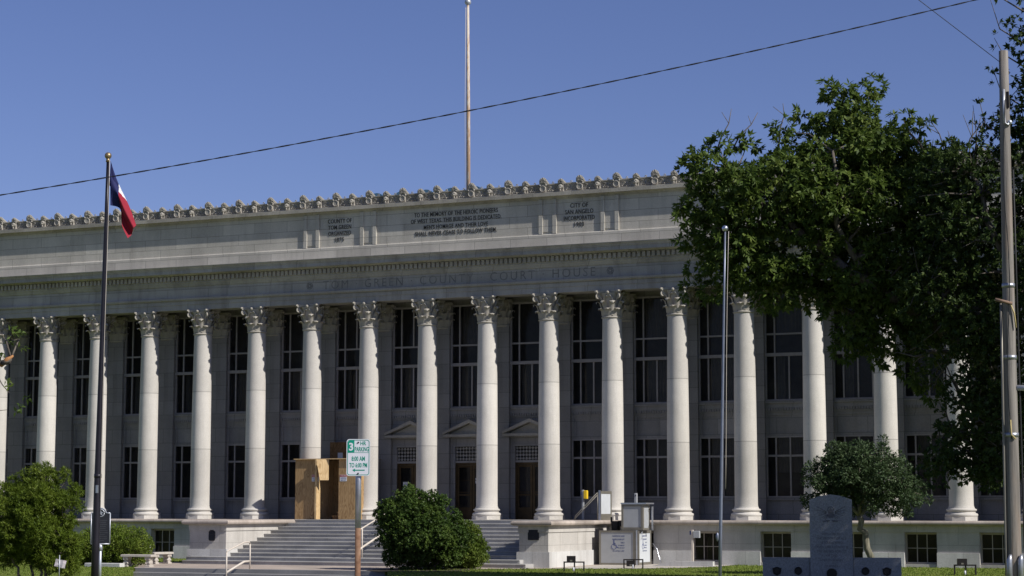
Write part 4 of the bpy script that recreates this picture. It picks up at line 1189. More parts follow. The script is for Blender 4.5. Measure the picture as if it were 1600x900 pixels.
# ------------------------------------------------------------------ flood lights
def floodlight(label, loc, rz, lamp_up):
    t = thing('floodlight', label, 'floodlight', loc, rz, 'ground floodlights on the lawn')
    p = MB()
    for x in (-0.42, 0.02, 0.42):
        p.box(x-0.03, x+0.03, -0.03, 0.03, 0, 0.36)
    p.box(-0.45, 0.45, -0.03, 0.03, 0.361, 0.415); local(p, 'stand', M['darkmetal'], t)
    p = MB()
    c = Vector((-0.12, 0, 0.52 if lamp_up else 0.22))
    hw = 0.19
    for (y0, y1, s0, s1) in ((-0.10, 0.06, 1.0, 1.0), (0.06, 0.16, 1.0, 0.5)):
        vs = []
        for y, s_ in ((y0,s0),(y1,s1)): vs += [(c.x-hw*s_,y,c.z-0.13*s_),(c.x+hw*s_,y,c.z-0.13*s_),(c.x+hw*s_,y,c.z+0.13*s_),(c.x-hw*s_,y,c.z+0.13*s_)]
        p.add(vs, [(0,1,2,3),(7,6,5,4),(0,4,5,1),(1,5,6,2),(2,6,7,3),(3,7,4,0)])
    local(p, 'lamp_head', M['darkmetal'], t)
    p = MB(); p.box(c.x-0.05, c.x+0.05, -0.106, -0.101, c.z-0.10, c.z-0.04); local(p, 'lens', M['liftframe'], t)
    p = MB(); p.tube([(-0.02,-0.07,0.0),(-0.02,-0.07,0.17)], 0.04, 8); local(p, 'conduit', M['white'], t)
floodlight('black floodlight with square raised head, on the lawn right of the round bush', (9.7,-12.6,ZG), rad(20), True)
floodlight('black floodlight slung low in an open frame, at the pavement edge below the lift', (10.65,-7.8,ZG), rad(20), False)
floodlight('black floodlight on a low frame, at the podium wall near the timber pole', (25.85,-10.6,ZG), rad(20), True)

# ------------------------------------------------------------------ monument
t = thing('granite_monument', 'grey granite war memorial, tall stele with eagle crest between two low wings', 'monument', (24.32,-26.21,ZG), rad(14))
p = MB()
w = 0.70
p.yprism([(-w,0),(w,0),(w,2.95),(0.32,3.08),(0,3.12),(-0.32,3.08),(-w,2.95)], -0.42, 0.30); stele = local(p, 'stele', M['granite'], t)
for s_ in (-1, 1):
    p = MB(); a, b = sorted((s_*0.703, s_*2.27)); p.cbox(a, b, -0.33, 0.25, 0, 1.03, 0.012); wing = local(p, 'wing', M['granite'], t)
    for x in (1.10, 1.80):
        q = MB(); q.ydisc(s_*x, 0.60, 0.13, -0.36, -0.325, 18)
        q.ytorus(s_*x, -0.362, 0.60, 0.105, 0.018, 16, 6)
        if x == 1.80:
            q.yprism([(s_*x-0.15,0.69),(s_*x+0.15,0.69),(s_*x+0.12,0.5),(s_*x,0.44),(s_*x-0.12,0.5)], -0.365, -0.3255)
        local(q, 'medallion', M['medal'], wing)
p = MB(); p.ydisc(0, 0.52, 0.17, -0.46, -0.415, 18); local(p, 'medallion', M['medal'], stele)
p = MB(); yy = -0.421
for i, (s_, wd) in enumerate((("DEDICATED TO", 0.60), ("THE MEMORY OF ALL", 0.98), ("VETERANS WHO", 0.72), ("SERVED THEIR COUNTRY IN", 1.10), ("THE ARMED FORCES", 0.98), ("OF THE", 0.34), ("UNITED STATES", 0.74), ("OF AMERICA", 0.44))):
    p.merge(text(s_, 0.075, wd, 0, yy, 1.82-0.143*i-(0.06 if i == 7 else 0), 0.003))
# spread eagle crest: body, wings of feather strokes, branch below
p.ytorus(0, yy, 2.62, 0.10, 0.012, 12, 4); p.yprism([(-0.08,2.35),(0.08,2.35),(0.10,2.58),(0,2.68),(-0.10,2.58)], yy-0.004, yy+0.001)
for s_ in (-1, 1):
    for i in range(7):
        a = rad(28-14*i); x0 = 0.09+0.05*(i < 4)
        p.tube([(s_*x0,yy,2.55-0.02*i),(s_*(x0+(0.38-0.035*i)*math.cos(a)),yy,2.55-0.02*i+(0.38-0.035*i)*math.sin(a))], [0.012,0.006], 4)
    for i in range(4): p.tube([(s_*0.03,yy,2.26),(s_*(0.12+0.06*i),yy,2.22+0.03*(i % 2))], [0.012,0.008], 4)
local(p, 'engraving', M['engrave'], stele)

# ------------------------------------------------------------------ utility pole, cables
t = thing('utility_pole', 'weathered grey timber utility pole rising at the right edge of the picture', 'pole', (33.01,-43.28,ZG))
bot = Vector((33.01,-43.28,ZG-0.3)); top = Vector((33.11,-43.235,11.53))
p = MB(); p.tube([tuple(bot.lerp(top, i/10)) for i in range(11)], [0.185-0.0075*i for i in range(11)], 18); p.obj('shaft', M['timber'], t)
def onpole(z, r=0.0, f_=0.0):
    u = (z-bot.z)/(top.z-bot.z); return bot.lerp(top, u) + R_*r - F_*f_
p = MB()
for z in (5.78, 4.05, 2.2):
    a = onpole(z-0.05); b = onpole(z+0.05); p.tube([tuple(a), tuple(b)], 0.185-0.0075*10*(z-bot.z)/(top.z-bot.z)+0.012, 18)
p.obj('clamp_band', M['galv'], t)
p = MB(); a = onpole(5.43, -0.36, 0.16); b = onpole(5.33, 0.04, 0.17)
p.tube([tuple(a), tuple(b)], 0.04, 6); p.obj('bracket', plain('brown_bracket_wood', (0.20,0.13,0.09), 0.8), t)
p = MB(); p.tube([tuple(onpole(z, -0.20, 0.05)) for z in (5.35,3.5,1.5,-0.5,ZG)], 0.03, 8); p.obj('conduit', M['liftframe'], t)
p = MB(); p.tube([tuple(onpole(z, 0.17+0.10*(1-(z+2)/11), 0.0)) for z in (8.6,6.0,3.0,0.0,ZG)], 0.022, 6)
p.tube([tuple(onpole(z, -0.06+0.05*math.sin(z*1.3), 0.18)) for z in (10.3,9.6,9.0,8.4,7.6,6.8,6.0,5.2,4.4,3.6,2.8,2.1)], 0.011, 5); p.obj('ground_wire', M['cable'], t)
p = MB(); p.tube([tuple(onpole(10.55,-0.05,0.14)), tuple(onpole(10.1,-0.06,0.15)), tuple(onpole(9.72,-0.05,0.16)), tuple(onpole(9.68,0.03,0.17)), tuple(onpole(9.78,0.08,0.16))], 0.028, 8); p.sphere(tuple(onpole(9.74,0.08,0.15)), 0.06, 9, 7); p.obj('insulator_hook', M['silver'], t)
p = MB(); c_ = onpole(10.3, 0.05, 0.115); p.box(c_.x-0.03, c_.x+0.03, c_.y-0.02, c_.y+0.02, c_.z-0.2, c_.z+0.2); p.obj('slot_plate', M['darkmetal'], t)
p = MB(); p.tube([tuple(onpole(3.32, 0.12, 0.05)), tuple(onpole(3.30, 1.1, 0.1))], 0.07, 10); p.obj('lamp_arm', M['silver'], t)
p = MB(); p.tube([tuple(onpole(5.32,0.0,0.17)), tuple(onpole(5.1,0.08,0.18)), tuple(onpole(4.75,0.12,0.17))], 0.02, 5); p.tube([tuple(onpole(2.55,-0.06,0.17)), tuple(onpole(2.2,-0.05,0.19)), tuple(onpole(2.1,0.05,0.19))], 0.02, 5); p.obj('strap', plain('yellow_strap', (0.45,0.36,0.16), 0.8), t)
p = MB()
for sx_ in (-0.16, 0.10): p.tube([tuple(onpole(-1.5,sx_,0.2)), tuple(onpole(-0.75,sx_,0.2)), tuple(onpole(-0.62,sx_+0.03,0.2))], [0.07,0.07,0.03], 8)
p.obj('base_bracket', M['galv'], t)

# service cable: two twisted strands sagging between poles beyond both edges
A = Vector((16.56,-60.24,6.52)); Bv = Vector((34.17,-53.09,10.30))
def cab(u):                                 # u = 0 at the left edge, 1 at the right edge
    q = A.lerp(Bv, u); q.z += -0.36*4*u*(1-u)*0.52; return q
cb = MB()
steps = 420
for ph in (0, math.pi):
    pts = []
    for i in range(steps+1):
        u = -0.35 + 1.75*i/steps
        q = cab(u); a = u*150 + ph
        pts.append(tuple(q + Vector((0,0,math.cos(a)*0.008)) + F_*(math.sin(a)*0.008)))
    cb.tube(pts, 0.0075, 5, caps=False)
tag(cb.obj('service_cable', M['cable']), 'twisted black overhead cable sagging across the sky in front of the courthouse', 'cable')
cb = MB(); a = Vector((33.02,-43.30,11.26)); b = Vector((31.27,-44.20,12.77))
cb.tube([tuple(a.lerp(b, u)) for u in (0,1,2,3,4)], 0.009, 5)
tag(cb.obj('guy_wire', M['cable']), 'thin straight wire running up and left from the timber pole top', 'wire')

# ------------------------------------------------------------------ nursery sign
t = thing('yard_sign', 'small crumpled whitish sign on a grey stake beneath the left bush', 'sign', (-3.6,-30.61,ZG), rad(20))
p = MB(); p.tube([(0,0,0),(0,0.0,0.95)], 0.02, 6); local(p, 'stake', M['silver'], t)
p = MB(); vs = []; rn = random.Random(5)
for j in range(4):
    for i in range(5): vs.append((-0.2+0.1*i+0.02*j, -0.03+0.05*rn.random(), 0.52+0.09*j+0.03*rn.random()-0.02*i))
p.add(vs, [(j*5+i, j*5+i+1, (j+1)*5+i+1, (j+1)*5+i) for j in range(3) for i in range(4)])
p.add([(x,y+0.02,z) for x,y,z in vs], [((j+1)*5+i, (j+1)*5+i+1, j*5+i+1, j*5+i) for j in range(3) for i in range(4)])
pm = plain('crumpled_print', (0.55,0.50,0.53), 0.6, var=0.1, vs=5, col2=(0.40,0.25,0.30), lo=0.55, hi=0.7)
local(p, 'panel', pm, t)

# ------------------------------------------------------------------ plants
def inside(poly, x, y):
    c = np.zeros(len(x), bool); n = len(poly)
    for i in range(n):
        x0, y0 = poly[i]; x1, y1 = poly[(i+1) % n]
        cond = ((y0 > y) != (y1 > y)) & (x < (x1-x0)*(y-y0)/((y1-y0) if y1 != y0 else 1e-9) + x0)
        c ^= cond
    return c
def edge_dist(poly, x, y):
    d = np.full(len(x), 1e9); n = len(poly)
    for i in range(n):
        a = np.array(poly[i]); b = np.array(poly[(i+1) % n]); ab = b-a; L = (ab**2).sum()+1e-9
        t = np.clip(((x-a[0])*ab[0]+(y-a[1])*ab[1])/L, 0, 1)
        d = np.minimum(d, np.hypot(x-a[0]-t*ab[0], y-a[1]-t*ab[1]))
    return d
def crown_points(poly, n, hmax, slope, rng, dx=0.0, shell=0.5):
    """n points filling a crown whose silhouette is poly and whose depth swells away from the outline"""
    P = np.array(poly); lo, hi = P.min(0), P.max(0)
    out = []
    while sum(len(o) for o in out) < n:
        q = rng.uniform(lo, hi, (n*3, 2)); m = inside(poly, q[:,0], q[:,1]); q = q[m]
        h = np.minimum(hmax, slope*edge_dist(poly, q[:,0], q[:,1])+0.12)
        s = rng.uniform(-1, 1, len(q)); s = np.sign(s)*np.abs(s)**shell
        out.append(np.stack([q[:,0], s*h, q[:,1]], 1))
    return np.concatenate(out)[:n]
def unit(a): return a/np.maximum(np.linalg.norm(a, axis=1, keepdims=True), 1e-9)
def leaf_quads(pos, d, nrm, L, W):
    """diamond leaves folded a little on the midrib"""
    s = unit(np.cross(d, nrm)); n = unit(np.cross(s, d)); L = L[:,None]; W = W[:,None]
    v0 = pos; v1 = pos + d*L*0.45 + s*W*0.5 + n*W*0.12; v2 = pos + d*L - n*L*0.08; v3 = pos + d*L*0.45 - s*W*0.5 + n*W*0.12
    return np.stack([v0,v1,v2,v3], 1).reshape(-1, 3)
def quad_obj(name, verts, mat, parent, loc=(0,0,0)):
    n = len(verts)//4
    me = bpy.data.meshes.new(name)
    me.vertices.add(4*n); me.vertices.foreach_set('co', verts.astype(np.float32).ravel())
    me.loops.add(4*n); me.loops.foreach_set('vertex_index', np.arange(4*n, dtype=np.int32))
    me.polygons.add(n); me.polygons.foreach_set('loop_start', np.arange(0, 4*n, 4, dtype=np.int32))
    me.polygons.foreach_set('loop_total', np.full(n, 4, dtype=np.int32))
    me.materials.append(mat); me.update(calc_edges=True); me.validate()
    o = bpy.data.objects.new(name, me); COL.objects.link(o)
    if parent is not None: o.parent = parent
    o.location = loc
    return o
def crown_leaves(clumps, radii, nsp, rng, spl=0.45, per=7, L=0.15, W=0.055, droop=0.25, squash=0.8, compound=True):
    w = radii**2.2; w = w/w.sum()
    ci = rng.choice(len(clumps), nsp, p=w)
    g = rng.normal(0, 1, (nsp, 3)); g = unit(g); rr = rng.uniform(0.15, 1, nsp)**0.45
    off = g*rr[:,None]*radii[ci][:,None]; off[:,2] *= squash
    p = clumps[ci] + off
    a = unit(g*0.9 + rng.normal(0, 0.45, (nsp,3)) + np.array([0,0,0.25-droop]))
    if not compound:
        nrm = unit(rng.normal(0, 0.6, (nsp,3)) + np.array([0,0,0.9]) + 0.5*g)
        return leaf_quads(p, a, nrm, L*rng.uniform(0.7,1.3,nsp), W*rng.uniform(0.7,1.3,nsp))
    out = []
    nrm = unit(rng.normal(0, 0.45, (nsp,3)) + np.array([0,0,1.0])); side = unit(np.cross(a, nrm))
    sl = spl*rng.uniform(0.65, 1.25, nsp)
    for j in range(per):                     # leaflets radiate round the end of a short shoot
        an = 2*math.pi*j/per + rng.uniform(0, 0.9, nsp)
        lay = 0.25 + 0.75*((j*0.37) % 1.0)
        d = unit(a*(1.1-0.8*lay) + (side*np.cos(an)[:,None] + np.cross(a, side)*np.sin(an)[:,None])*(0.45+0.55*lay) + rng.normal(0,0.15,(nsp,3)) + np.array([0,0,-droop]))
        q = p + a*(sl*(1-0.6*lay))[:,None]
        n2 = unit(a*0.9 + np.array([0,0,0.5]) + rng.normal(0, 0.35, (nsp,3)))
        out.append(leaf_quads(q, d, n2, L*rng.uniform(0.75,1.3,nsp), W*rng.uniform(0.75,1.3,nsp)))
    return np.concatenate(out)
def spread(pts, dmin, nmax):
    keep = []
    for p in pts:
        if all(((p-q)**2).sum() > dmin*dmin for q in keep):
            keep.append(p)
            if len(keep) >= nmax: break
    return np.array(keep)
def branchwork(mb, skel, clumps, rng, r1=0.05, r2=0.012, n=5, bend=0.25):
    """twigs from the nearest limb point to each clump"""
    S = np.array([q for q, r in skel]); Rr = np.array([r for q, r in skel])
    for c in clumps:
        d = np.linalg.norm(S-c, axis=1) + 0.8*np.maximum(0, S[:,2]-c[2]); i = int(np.argmin(d))
        a = S[i]; m = (a+c)/2 + rng.normal(0, bend*0.4, 3) + np.array([0,0,bend*0.5])
        k1 = a*0.6+m*0.4; r = min(Rr[i]*0.7, r1)
        mb.tube([tuple(a), tuple(k1), tuple(m), tuple((m+c)/2+rng.normal(0,0.05,3)), tuple(c)], [r, r*0.85, r*0.65, max(r*0.4,r2), r2], n)
def limb(mb, skel, pts, r0, r1, n=9):
    P = [np.array(q, float) for q in pts]; out = []
    for i in range(len(P)-1):
        for t in (0, 1/3, 2/3): out.append(P[i]*(1-t)+P[i+1]*t)
    out.append(P[-1]); rs = [r0+(r1-r0)*i/(len(out)-1) for i in range(len(out))]
    rn = np.random.default_rng(int(abs(pts[0][0]*100)+abs(pts[-1][0]*37)))
    out = [out[0]] + [q + rn.normal(0, 0.06, 3) for q in out[1:-1]] + [out[-1]]
    mb.tube([tuple(q) for q in out], rs, n)
    skel += list(zip(out, rs))
RZ = -YAW                                   # crowns spread along the line of the trees

# --- big loose tree on the right
def pecan():
    rng = np.random.default_rng(11)
    t = thing('pecan_tree', 'large loose leafy tree with long limbs reaching left over the right columns', 'tree', (30.24,-18.17,ZG), RZ)
    poly = [(-13.2,13.2),(-12.8,14.4),(-12.9,15.4),(-12.1,16.0),(-10.9,16.2),(-9.9,16.5),(-8.8,17.0),(-8.0,17.2),(-7.9,18.1),(-7.2,18.1),(-6.5,17.5),(-6.1,18.2),(-5.7,18.3),(-5.7,17.6),(-5.2,17.0),(-4.1,16.9),(-4.1,16.0),(-3.3,15.8),(-2.2,14.0),(-2.2,9.9),(-3.4,8.1),(-3.7,7.0),(-4.2,6.7),(-4.6,7.1),(-5.0,7.4),(-5.3,8.1),(-5.7,7.5),(-6.4,7.9),(-7.2,8.4),(-7.7,9.1),(-8.3,9.5),(-9.4,9.9),(-10.2,9.9),(-10.9,10.5),(-11.9,10.6),(-12.6,10.2),(-13.0,11.3),(-12.4,11.8),(-13.1,12.6)]
    sk = []; mb = MB()
    limb(mb, sk, [(0,0,-0.2),(0.1,0,2.5),(-0.2,0.2,5.0),(-0.8,0.1,6.6)], 0.52, 0.38, 12)
    limb(mb, sk, [(-0.8,0.1,6.6),(-2.6,-0.4,8.4),(-4.6,-0.6,9.6),(-6.6,-0.9,10.8),(-8.6,-0.8,12.4),(-9.8,-0.6,13.6),(-11.4,-0.5,14.4)], 0.33, 0.07)
    limb(mb, sk, [(-0.8,0.1,6.6),(-2.2,0.8,9.4),(-3.8,1.0,11.8),(-5.6,0.8,14.0),(-6.6,0.5,16.4)], 0.30, 0.06)
    limb(mb, sk, [(-4.6,-0.6,9.6),(-6.8,0.6,9.8),(-9.0,1.2,10.9),(-10.8,1.4,11.8)], 0.15, 0.04)
    limb(mb, sk, [(-6.6,-0.9,10.8),(-7.6,-1.6,12.8),(-7.8,-1.8,15.4)], 0.15, 0.05)
    limb(mb, sk, [(-3.8,1.0,11.8),(-3.2,0.2,14.0),(-4.4,-0.3,16.0)], 0.14, 0.05)
    limb(mb, sk, [(-8.6,-0.8,12.4),(-10.2,-0.9,12.9),(-11.6,-0.6,12.7)], 0.09, 0.03)
    limb(mb, sk, [(-2.6,-0.4,8.4),(-4.0,-1.4,8.2),(-5.0,-1.8,8.0)], 0.13, 0.04)
    pts = crown_points(poly, 5000, 2.1, 0.75, rng, shell=0.6)
    cl = spread(pts, 0.95, 165)
    edge = edge_dist(poly, cl[:,0], cl[:,2])
    radii = np.where(edge < 0.45, 0.40, rng.uniform(0.42, 0.78, len(cl)))
    tips = np.array([(-5.85,0.2,18.2),(-7.6,0.1,18.0),(-13.0,-0.6,13.1),(-12.8,0.3,15.2),(-4.1,0.1,6.95),(-6.9,0.2,17.6),(-12.7,0.0,10.6),(-4.2,-0.3,16.6)])
    cl = np.concatenate([cl, tips]); radii = np.concatenate([radii, np.full(len(tips), 0.36)])
    branchwork(mb, sk, cl, rng, 0.06, 0.012)
    for a in ((-11.6,0,16.2,-11.2,17.3),(-10.9,0.2,16.3,-10.2,17.2),(-9.4,0,16.6,-9.3,17.5),(-3.4,0,15.8,-3.9,16.9),(-2.6,0,15.2,-2.3,17.2),(-2.4,0.1,16.2,-2.0,17.0)):   # bare twigs above the crown
        mb.tube([(a[0]+0.5*(a[0]-a[3]),0.2,a[2]-0.7),(a[0],a[1],a[2]),((a[0]+a[3])/2+0.1,a[1],(a[2]+a[4])/2),(a[3],a[1],a[4])], [0.04,0.028,0.02,0.01], 5)
        mb.tube([((a[0]+a[3])/2+0.1,a[1],(a[2]+a[4])/2),(a[3]-0.35,a[1]+0.1,a[4]-0.1)], [0.014,0.008], 4)
    local(mb, 'trunk', M['bark'], t)
    v = crown_leaves(cl, radii, 8800, rng, 0.22, 8, 0.235, 0.10, 0.22, 0.75)
    quad_obj('crown', v, M['leaf_pecan'], t)
pecan()

# --- dark dense tree at the right edge
def oak():
    rng = np.random.default_rng(5)
    t = thing('oak_tree', 'dense dark green tree filling the right edge behind the timber pole', 'tree', (31.61,-21.96,ZG), RZ)
    poly = [(-4.9,14.5),(-4.1,15.3),(-3.2,15.3),(-3.1,15.9),(-2.7,16.3),(-2.2,15.8),(-1.7,17.3),(-1.6,18.6),(-1.5,19.9),(-0.9,21.2),(1.7,20.7),(3.9,17.7),(4.8,11.2),(3.2,6.9),(0.4,4.7),(-1.7,3.5),(-3.0,3.4),(-3.8,3.6),(-4.5,3.7),(-5.2,3.9),(-5.1,4.6),(-4.4,4.9),(-4.9,5.7),(-4.1,6.9),(-5.2,7.7),(-5.6,9.5),(-5.2,12.3)]
    sk = []; mb = MB()
    limb(mb, sk, [(0.4,0.4,-0.2),(0.5,0.3,2.2),(0.3,0.1,4.6),(0.1,0,6.4)], 0.46, 0.34, 12)
    limb(mb, sk, [(0.1,0,6.4),(-1.2,-0.4,8.8),(-2.4,-0.5,11.6),(-3.2,-0.3,14.2)], 0.25, 0.06)
    limb(mb, sk, [(0.1,0,6.4),(0.6,0.5,10),(0.2,0.4,14.5),(-0.3,0.2,18.5)], 0.28, 0.06)
    limb(mb, sk, [(0.3,0.1,4.6),(-1.4,0.3,5.6),(-3.2,0.3,5.6),(-4.4,0.2,5.0)], 0.16, 0.05)
    limb(mb, sk, [(0.6,0.5,10),(2.2,0.2,12.6),(3.0,0.1,16)], 0.2, 0.06)
    limb(mb, sk, [(-1.2,-0.4,8.8),(-3.0,0.8,9.4),(-4.6,1.0,10.2)], 0.14, 0.05)
    pts = crown_points(poly, 4000, 2.9, 0.9, rng, shell=0.6)
    cl = spread(pts, 0.62, 460); edge = edge_dist(poly, cl[:,0], cl[:,2])
    radii = np.where(edge < 0.4, 0.34, rng.uniform(0.5, 0.82, len(cl)))
    low = np.array([(-4.9,-0.6,4.2),(-4.4,-1.0,4.5),(-3.8,-1.2,4.3),(-3.2,-1.4,4.1),(-2.6,-1.5,4.2),(-4.2,-0.9,5.3),(-3.5,-1.3,5.2),(-2.8,-1.5,5.1),(-2.1,-1.6,4.9),(-3.9,-1.0,6.0),(-3.1,-1.4,6.2),(-2.4,-1.6,6.1),(-3.6,-0.6,6.9),(-2.8,-1.2,7.1),(-2.0,-1.5,3.9),(-3.3,-0.9,3.8),(-4.6,-1.2,3.9),(-3.0,-2.0,4.7),(-2.2,-2.2,5.6),(-3.6,-1.9,5.7),(-4.5,-1.4,4.9),(-2.5,-2.1,6.7),(-3.4,-1.7,6.6),(-1.6,-2.0,4.5),(-1.3,-2.0,5.6),(-1.2,-2.0,6.8)])
    cl = np.concatenate([cl, low]); radii = np.concatenate([radii, rng.uniform(0.5, 0.68, len(low))])
    # thin twiggy sprays against the sky
    tw = []
    for x, z, x1, z1 in ((-3.6,14.8,-3.9,15.7),(-2.9,15.4,-3.0,16.6),(-2.6,15.9,-2.8,16.9),(-2.0,17.0,-2.3,18.0),(-1.9,18.4,-2.2,19.0),(-2.0,19.3,-2.3,20.4),(-1.9,20.4,-2.7,20.6)):
        mb.tube([(x+0.8,0,z-0.5),(x,0,z),(x1,0.05,z1)], [0.035,0.022,0.008], 5)
        for q in range(4): u = q/3; tw.append((x+(x1-x)*u, 0.1*rng.normal(), z+(z1-z)*u))
    branchwork(mb, sk, cl, rng, 0.05, 0.012)
    local(mb, 'trunk', M['bark'], t)
    cl = np.concatenate([cl, np.array(tw)]); radii = np.concatenate([radii, np.full(len(tw), 0.14)])
    v = crown_leaves(cl, radii, 15500, rng, 0.12, 7, 0.165, 0.085, 0.1, 0.85)
    quad_obj('crown', v, M['leaf_oak'], t)
oak()

# --- tree beyond the right edge that keeps the oak and the monument in shade
def shade_tree():
    rng = np.random.default_rng(8)
    t = thing('oak_tree', 'broad dark tree whose crown starts right of the timber pole', 'tree', (38.0,-29.5,ZG), RZ)
    sk = []; mb = MB()
    limb(mb, sk, [(0,0,-0.2),(0.1,0,2.5),(0,0,5.0)], 0.5, 0.38, 12)
    for q in ((-2.6,0.5,9.5),(2.4,-0.3,9.8),(0.2,-2.0,11.5),(0.1,2.2,11.0)): limb(mb, sk, [(0,0,5.0),(q[0]*0.5,q[1]*0.5,7.5),q], 0.25, 0.07)
    poly = [(-4.8,9),(-4.8,13),(-3.4,16.5),(0,18.5),(3,17.5),(4.8,13.5),(4.8,8),(3,5.4),(0,4.6),(-3,5.6)]
    cl = spread(crown_points(poly, 3000, 4.4, 1.0, rng, shell=0.8), 0.9, 380); radii = rng.uniform(0.6, 0.95, len(cl))
    branchwork(mb, sk, cl, rng, 0.05, 0.012); local(mb, 'trunk', M['bark'], t)
    quad_obj('crown', crown_leaves(cl, radii, 30000, rng, L=0.24, W=0.13, compound=False), M['leaf_oak'], t)
shade_tree()

# --- small round-headed tree behind the monument
def small_tree():
    rng = np.random.default_rng(21)
    t = thing('live_oak_sapling', 'small grey green round headed tree with leaning trunk behind the granite memorial', 'tree', (22.30,-11.73,ZG), RZ)
    poly = [(-2.7,3.2),(-2.7,4.2),(-1.9,4.7),(-1.6,5.1),(-0.8,5.4),(-0.4,5.5),(0.2,5.3),(0.7,5.5),(1.0,5.1),(1.5,4.6),(1.6,4.1),(2.3,3.6),(2.4,2.9),(1.8,2.5),(1.0,2.4),(0.3,2.5),(-0.6,2.5),(-1.6,2.8),(-2.6,2.5)]
    sk = []; mb = MB()
    limb(mb, sk, [(0,0,-0.1),(-0.05,0,0.8),(-0.25,0,1.7),(-0.45,0,2.35)], 0.15, 0.12, 10)
    for q in ((-1.9,-0.3,3.5),(-0.9,0.5,4.6),(0.4,-0.4,4.6),(1.5,0.2,3.4),(0.3,0.8,3.8),(-0.3,-0.9,3.6)): limb(mb, sk, [(-0.45,0,2.35),((q[0]-0.45)*0.5,q[1]*0.5,(q[2]+2.4)*0.5+0.1),q], 0.075, 0.03, 7)
    cl = spread(crown_points(poly, 2500, 1.7, 1.1, rng, shell=0.6), 0.52, 120); e = edge_dist(poly, cl[:,0], cl[:,2])
    radii = np.where(e < 0.2, 0.22, rng.uniform(0.28, 0.46, len(cl)))
    branchwork(mb, sk, cl, rng, 0.025, 0.007, 4, 0.12); local(mb, 'trunk', M['palebark'], t)
    quad_obj('crown', crown_leaves(cl, radii, 27000, rng, L=0.125, W=0.062, compound=False, squash=0.9), M['leaf_small'], t)
small_tree()

def bush(name, label, loc, poly, mat, seed, hmax, slope, dmin, rr, nleaf, L, W, stems, cat='bush', droop=0.0, tuft=0):
    rng = np.random.default_rng(seed)
    t = thing(name, label, cat, loc, RZ)
    sk = []; mb = MB()
    for s_ in stems: limb(mb, sk, s_, 0.06, 0.025, 7)
    cl = spread(crown_points(poly, 2500, hmax, slope, rng, shell=0.5), dmin, 240); e = edge_dist(poly, cl[:,0], cl[:,2])
    radii = np.where(e < rr[0]*0.6, rr[0]*0.7, rng.uniform(rr[0], rr[1], len(cl)))
    branchwork(mb, sk, cl, rng, 0.02, 0.006, 4, 0.1); local(mb, 'stem', M['bark'], t)
    if tuft: # stray shoots that break the outline
        P = np.array(poly); k = rng.integers(0, len(P), 26); f_ = rng.uniform(0, 1, 26)[:,None]; q = P[k]*(1-f_) + P[(k+1) % len(P)]*f_
        q = q[q[:,1] > 0.8]; q = q + unit(q - P.mean(0))*rng.uniform(-0.05, 0.14, len(q))[:,None]
        cl = np.concatenate([cl, np.stack([q[:,0], rng.uniform(-0.4, 0.4, len(q)), q[:,1]], 1)]); radii = np.concatenate([radii, np.full(len(q), rr[0]*0.55)])
    v = crown_leaves(cl, radii, nleaf, rng, 0.1, max(tuft, 1), L, W, droop, 0.95, compound=tuft > 0)
    quad_obj('foliage', v, mat, t)
bush('juniper_bush', 'tall feathery yellow green bush at the left edge beside the dark flagpole', (-5.54,-29.26,ZG),
     [(-1.9,2.8),(-1.75,3.3),(-1.0,3.75),(-0.5,3.85),(-0.1,4.15),(0.2,4.25),(0.5,3.85),(1.0,3.95),(1.0,3.4),(1.4,3.35),(1.5,2.8),(1.25,2.3),(1.45,1.3),(1.4,0.15),(0.6,0.2),(0.3,0.5),(-0.7,0.6),(-1.9,0.4)],
     M['leaf_juniper'], 31, 1.4, 1.1, 0.50, (0.24,0.44), 13000, 0.14, 0.026,
     tuft=7, stems=[[(-0.2,0,-0.1),(-0.25,0,0.7),(-0.9,0.1,1.9)],[(0,0.1,-0.1),(0.1,0,0.8),(0.1,0,2.6)],[(0.25,0,-0.1),(0.4,0,0.9),(0.9,-0.1,2.2)],[(-0.5,-0.2,-0.1),(-0.9,-0.2,0.6),(-1.3,-0.2,1.5)]], droop=-0.25)
bush('boxwood_bush', 'large dark green rounded bush in front of the stairs', (2.96,-13.52,ZG),
     [(-2.0,2.5),(-1.5,2.9),(-1.0,3.4),(-0.6,3.5),(0.1,3.2),(0.8,3.1),(1.1,2.7),(1.8,2.2),(2.1,1.4),(1.7,0.5),(0.8,0.02),(-0.6,0.02),(-1.4,0.25),(-1.8,1.1)],
     M['leaf_box'], 32, 1.6, 1.1, 0.44, (0.24,0.44), 12000, 0.105, 0.055,
     tuft=6, stems=[[(-0.1,0,-0.1),(-0.2,0,0.8),(-0.7,0.1,2.0)],[(0.1,0.1,-0.1),(0.3,0,0.9),(0.6,0,2.0)],[(0.4,0,-0.1),(0.8,-0.1,0.7),(1.2,-0.1,1.4)]])
bush('boxwood_bush', 'lighter green low bush tucked behind the right side of the large dark bush', (3.78,-10.97,ZG),
     [(-0.7,1.7),(0.0,2.0),(0.6,1.7),(0.95,1.0),(0.95,0.4),(0.4,0.02),(-0.7,0.02)],
     M['leaf_box2'], 33, 0.9, 1.2, 0.28, (0.2,0.34), 5000, 0.10, 0.05,
     tuft=6, stems=[[(0,0,-0.1),(0,0,0.6),(0,0,1.3)],[(0.2,0,-0.1),(0.4,0,0.5),(0.6,0,0.9)]])
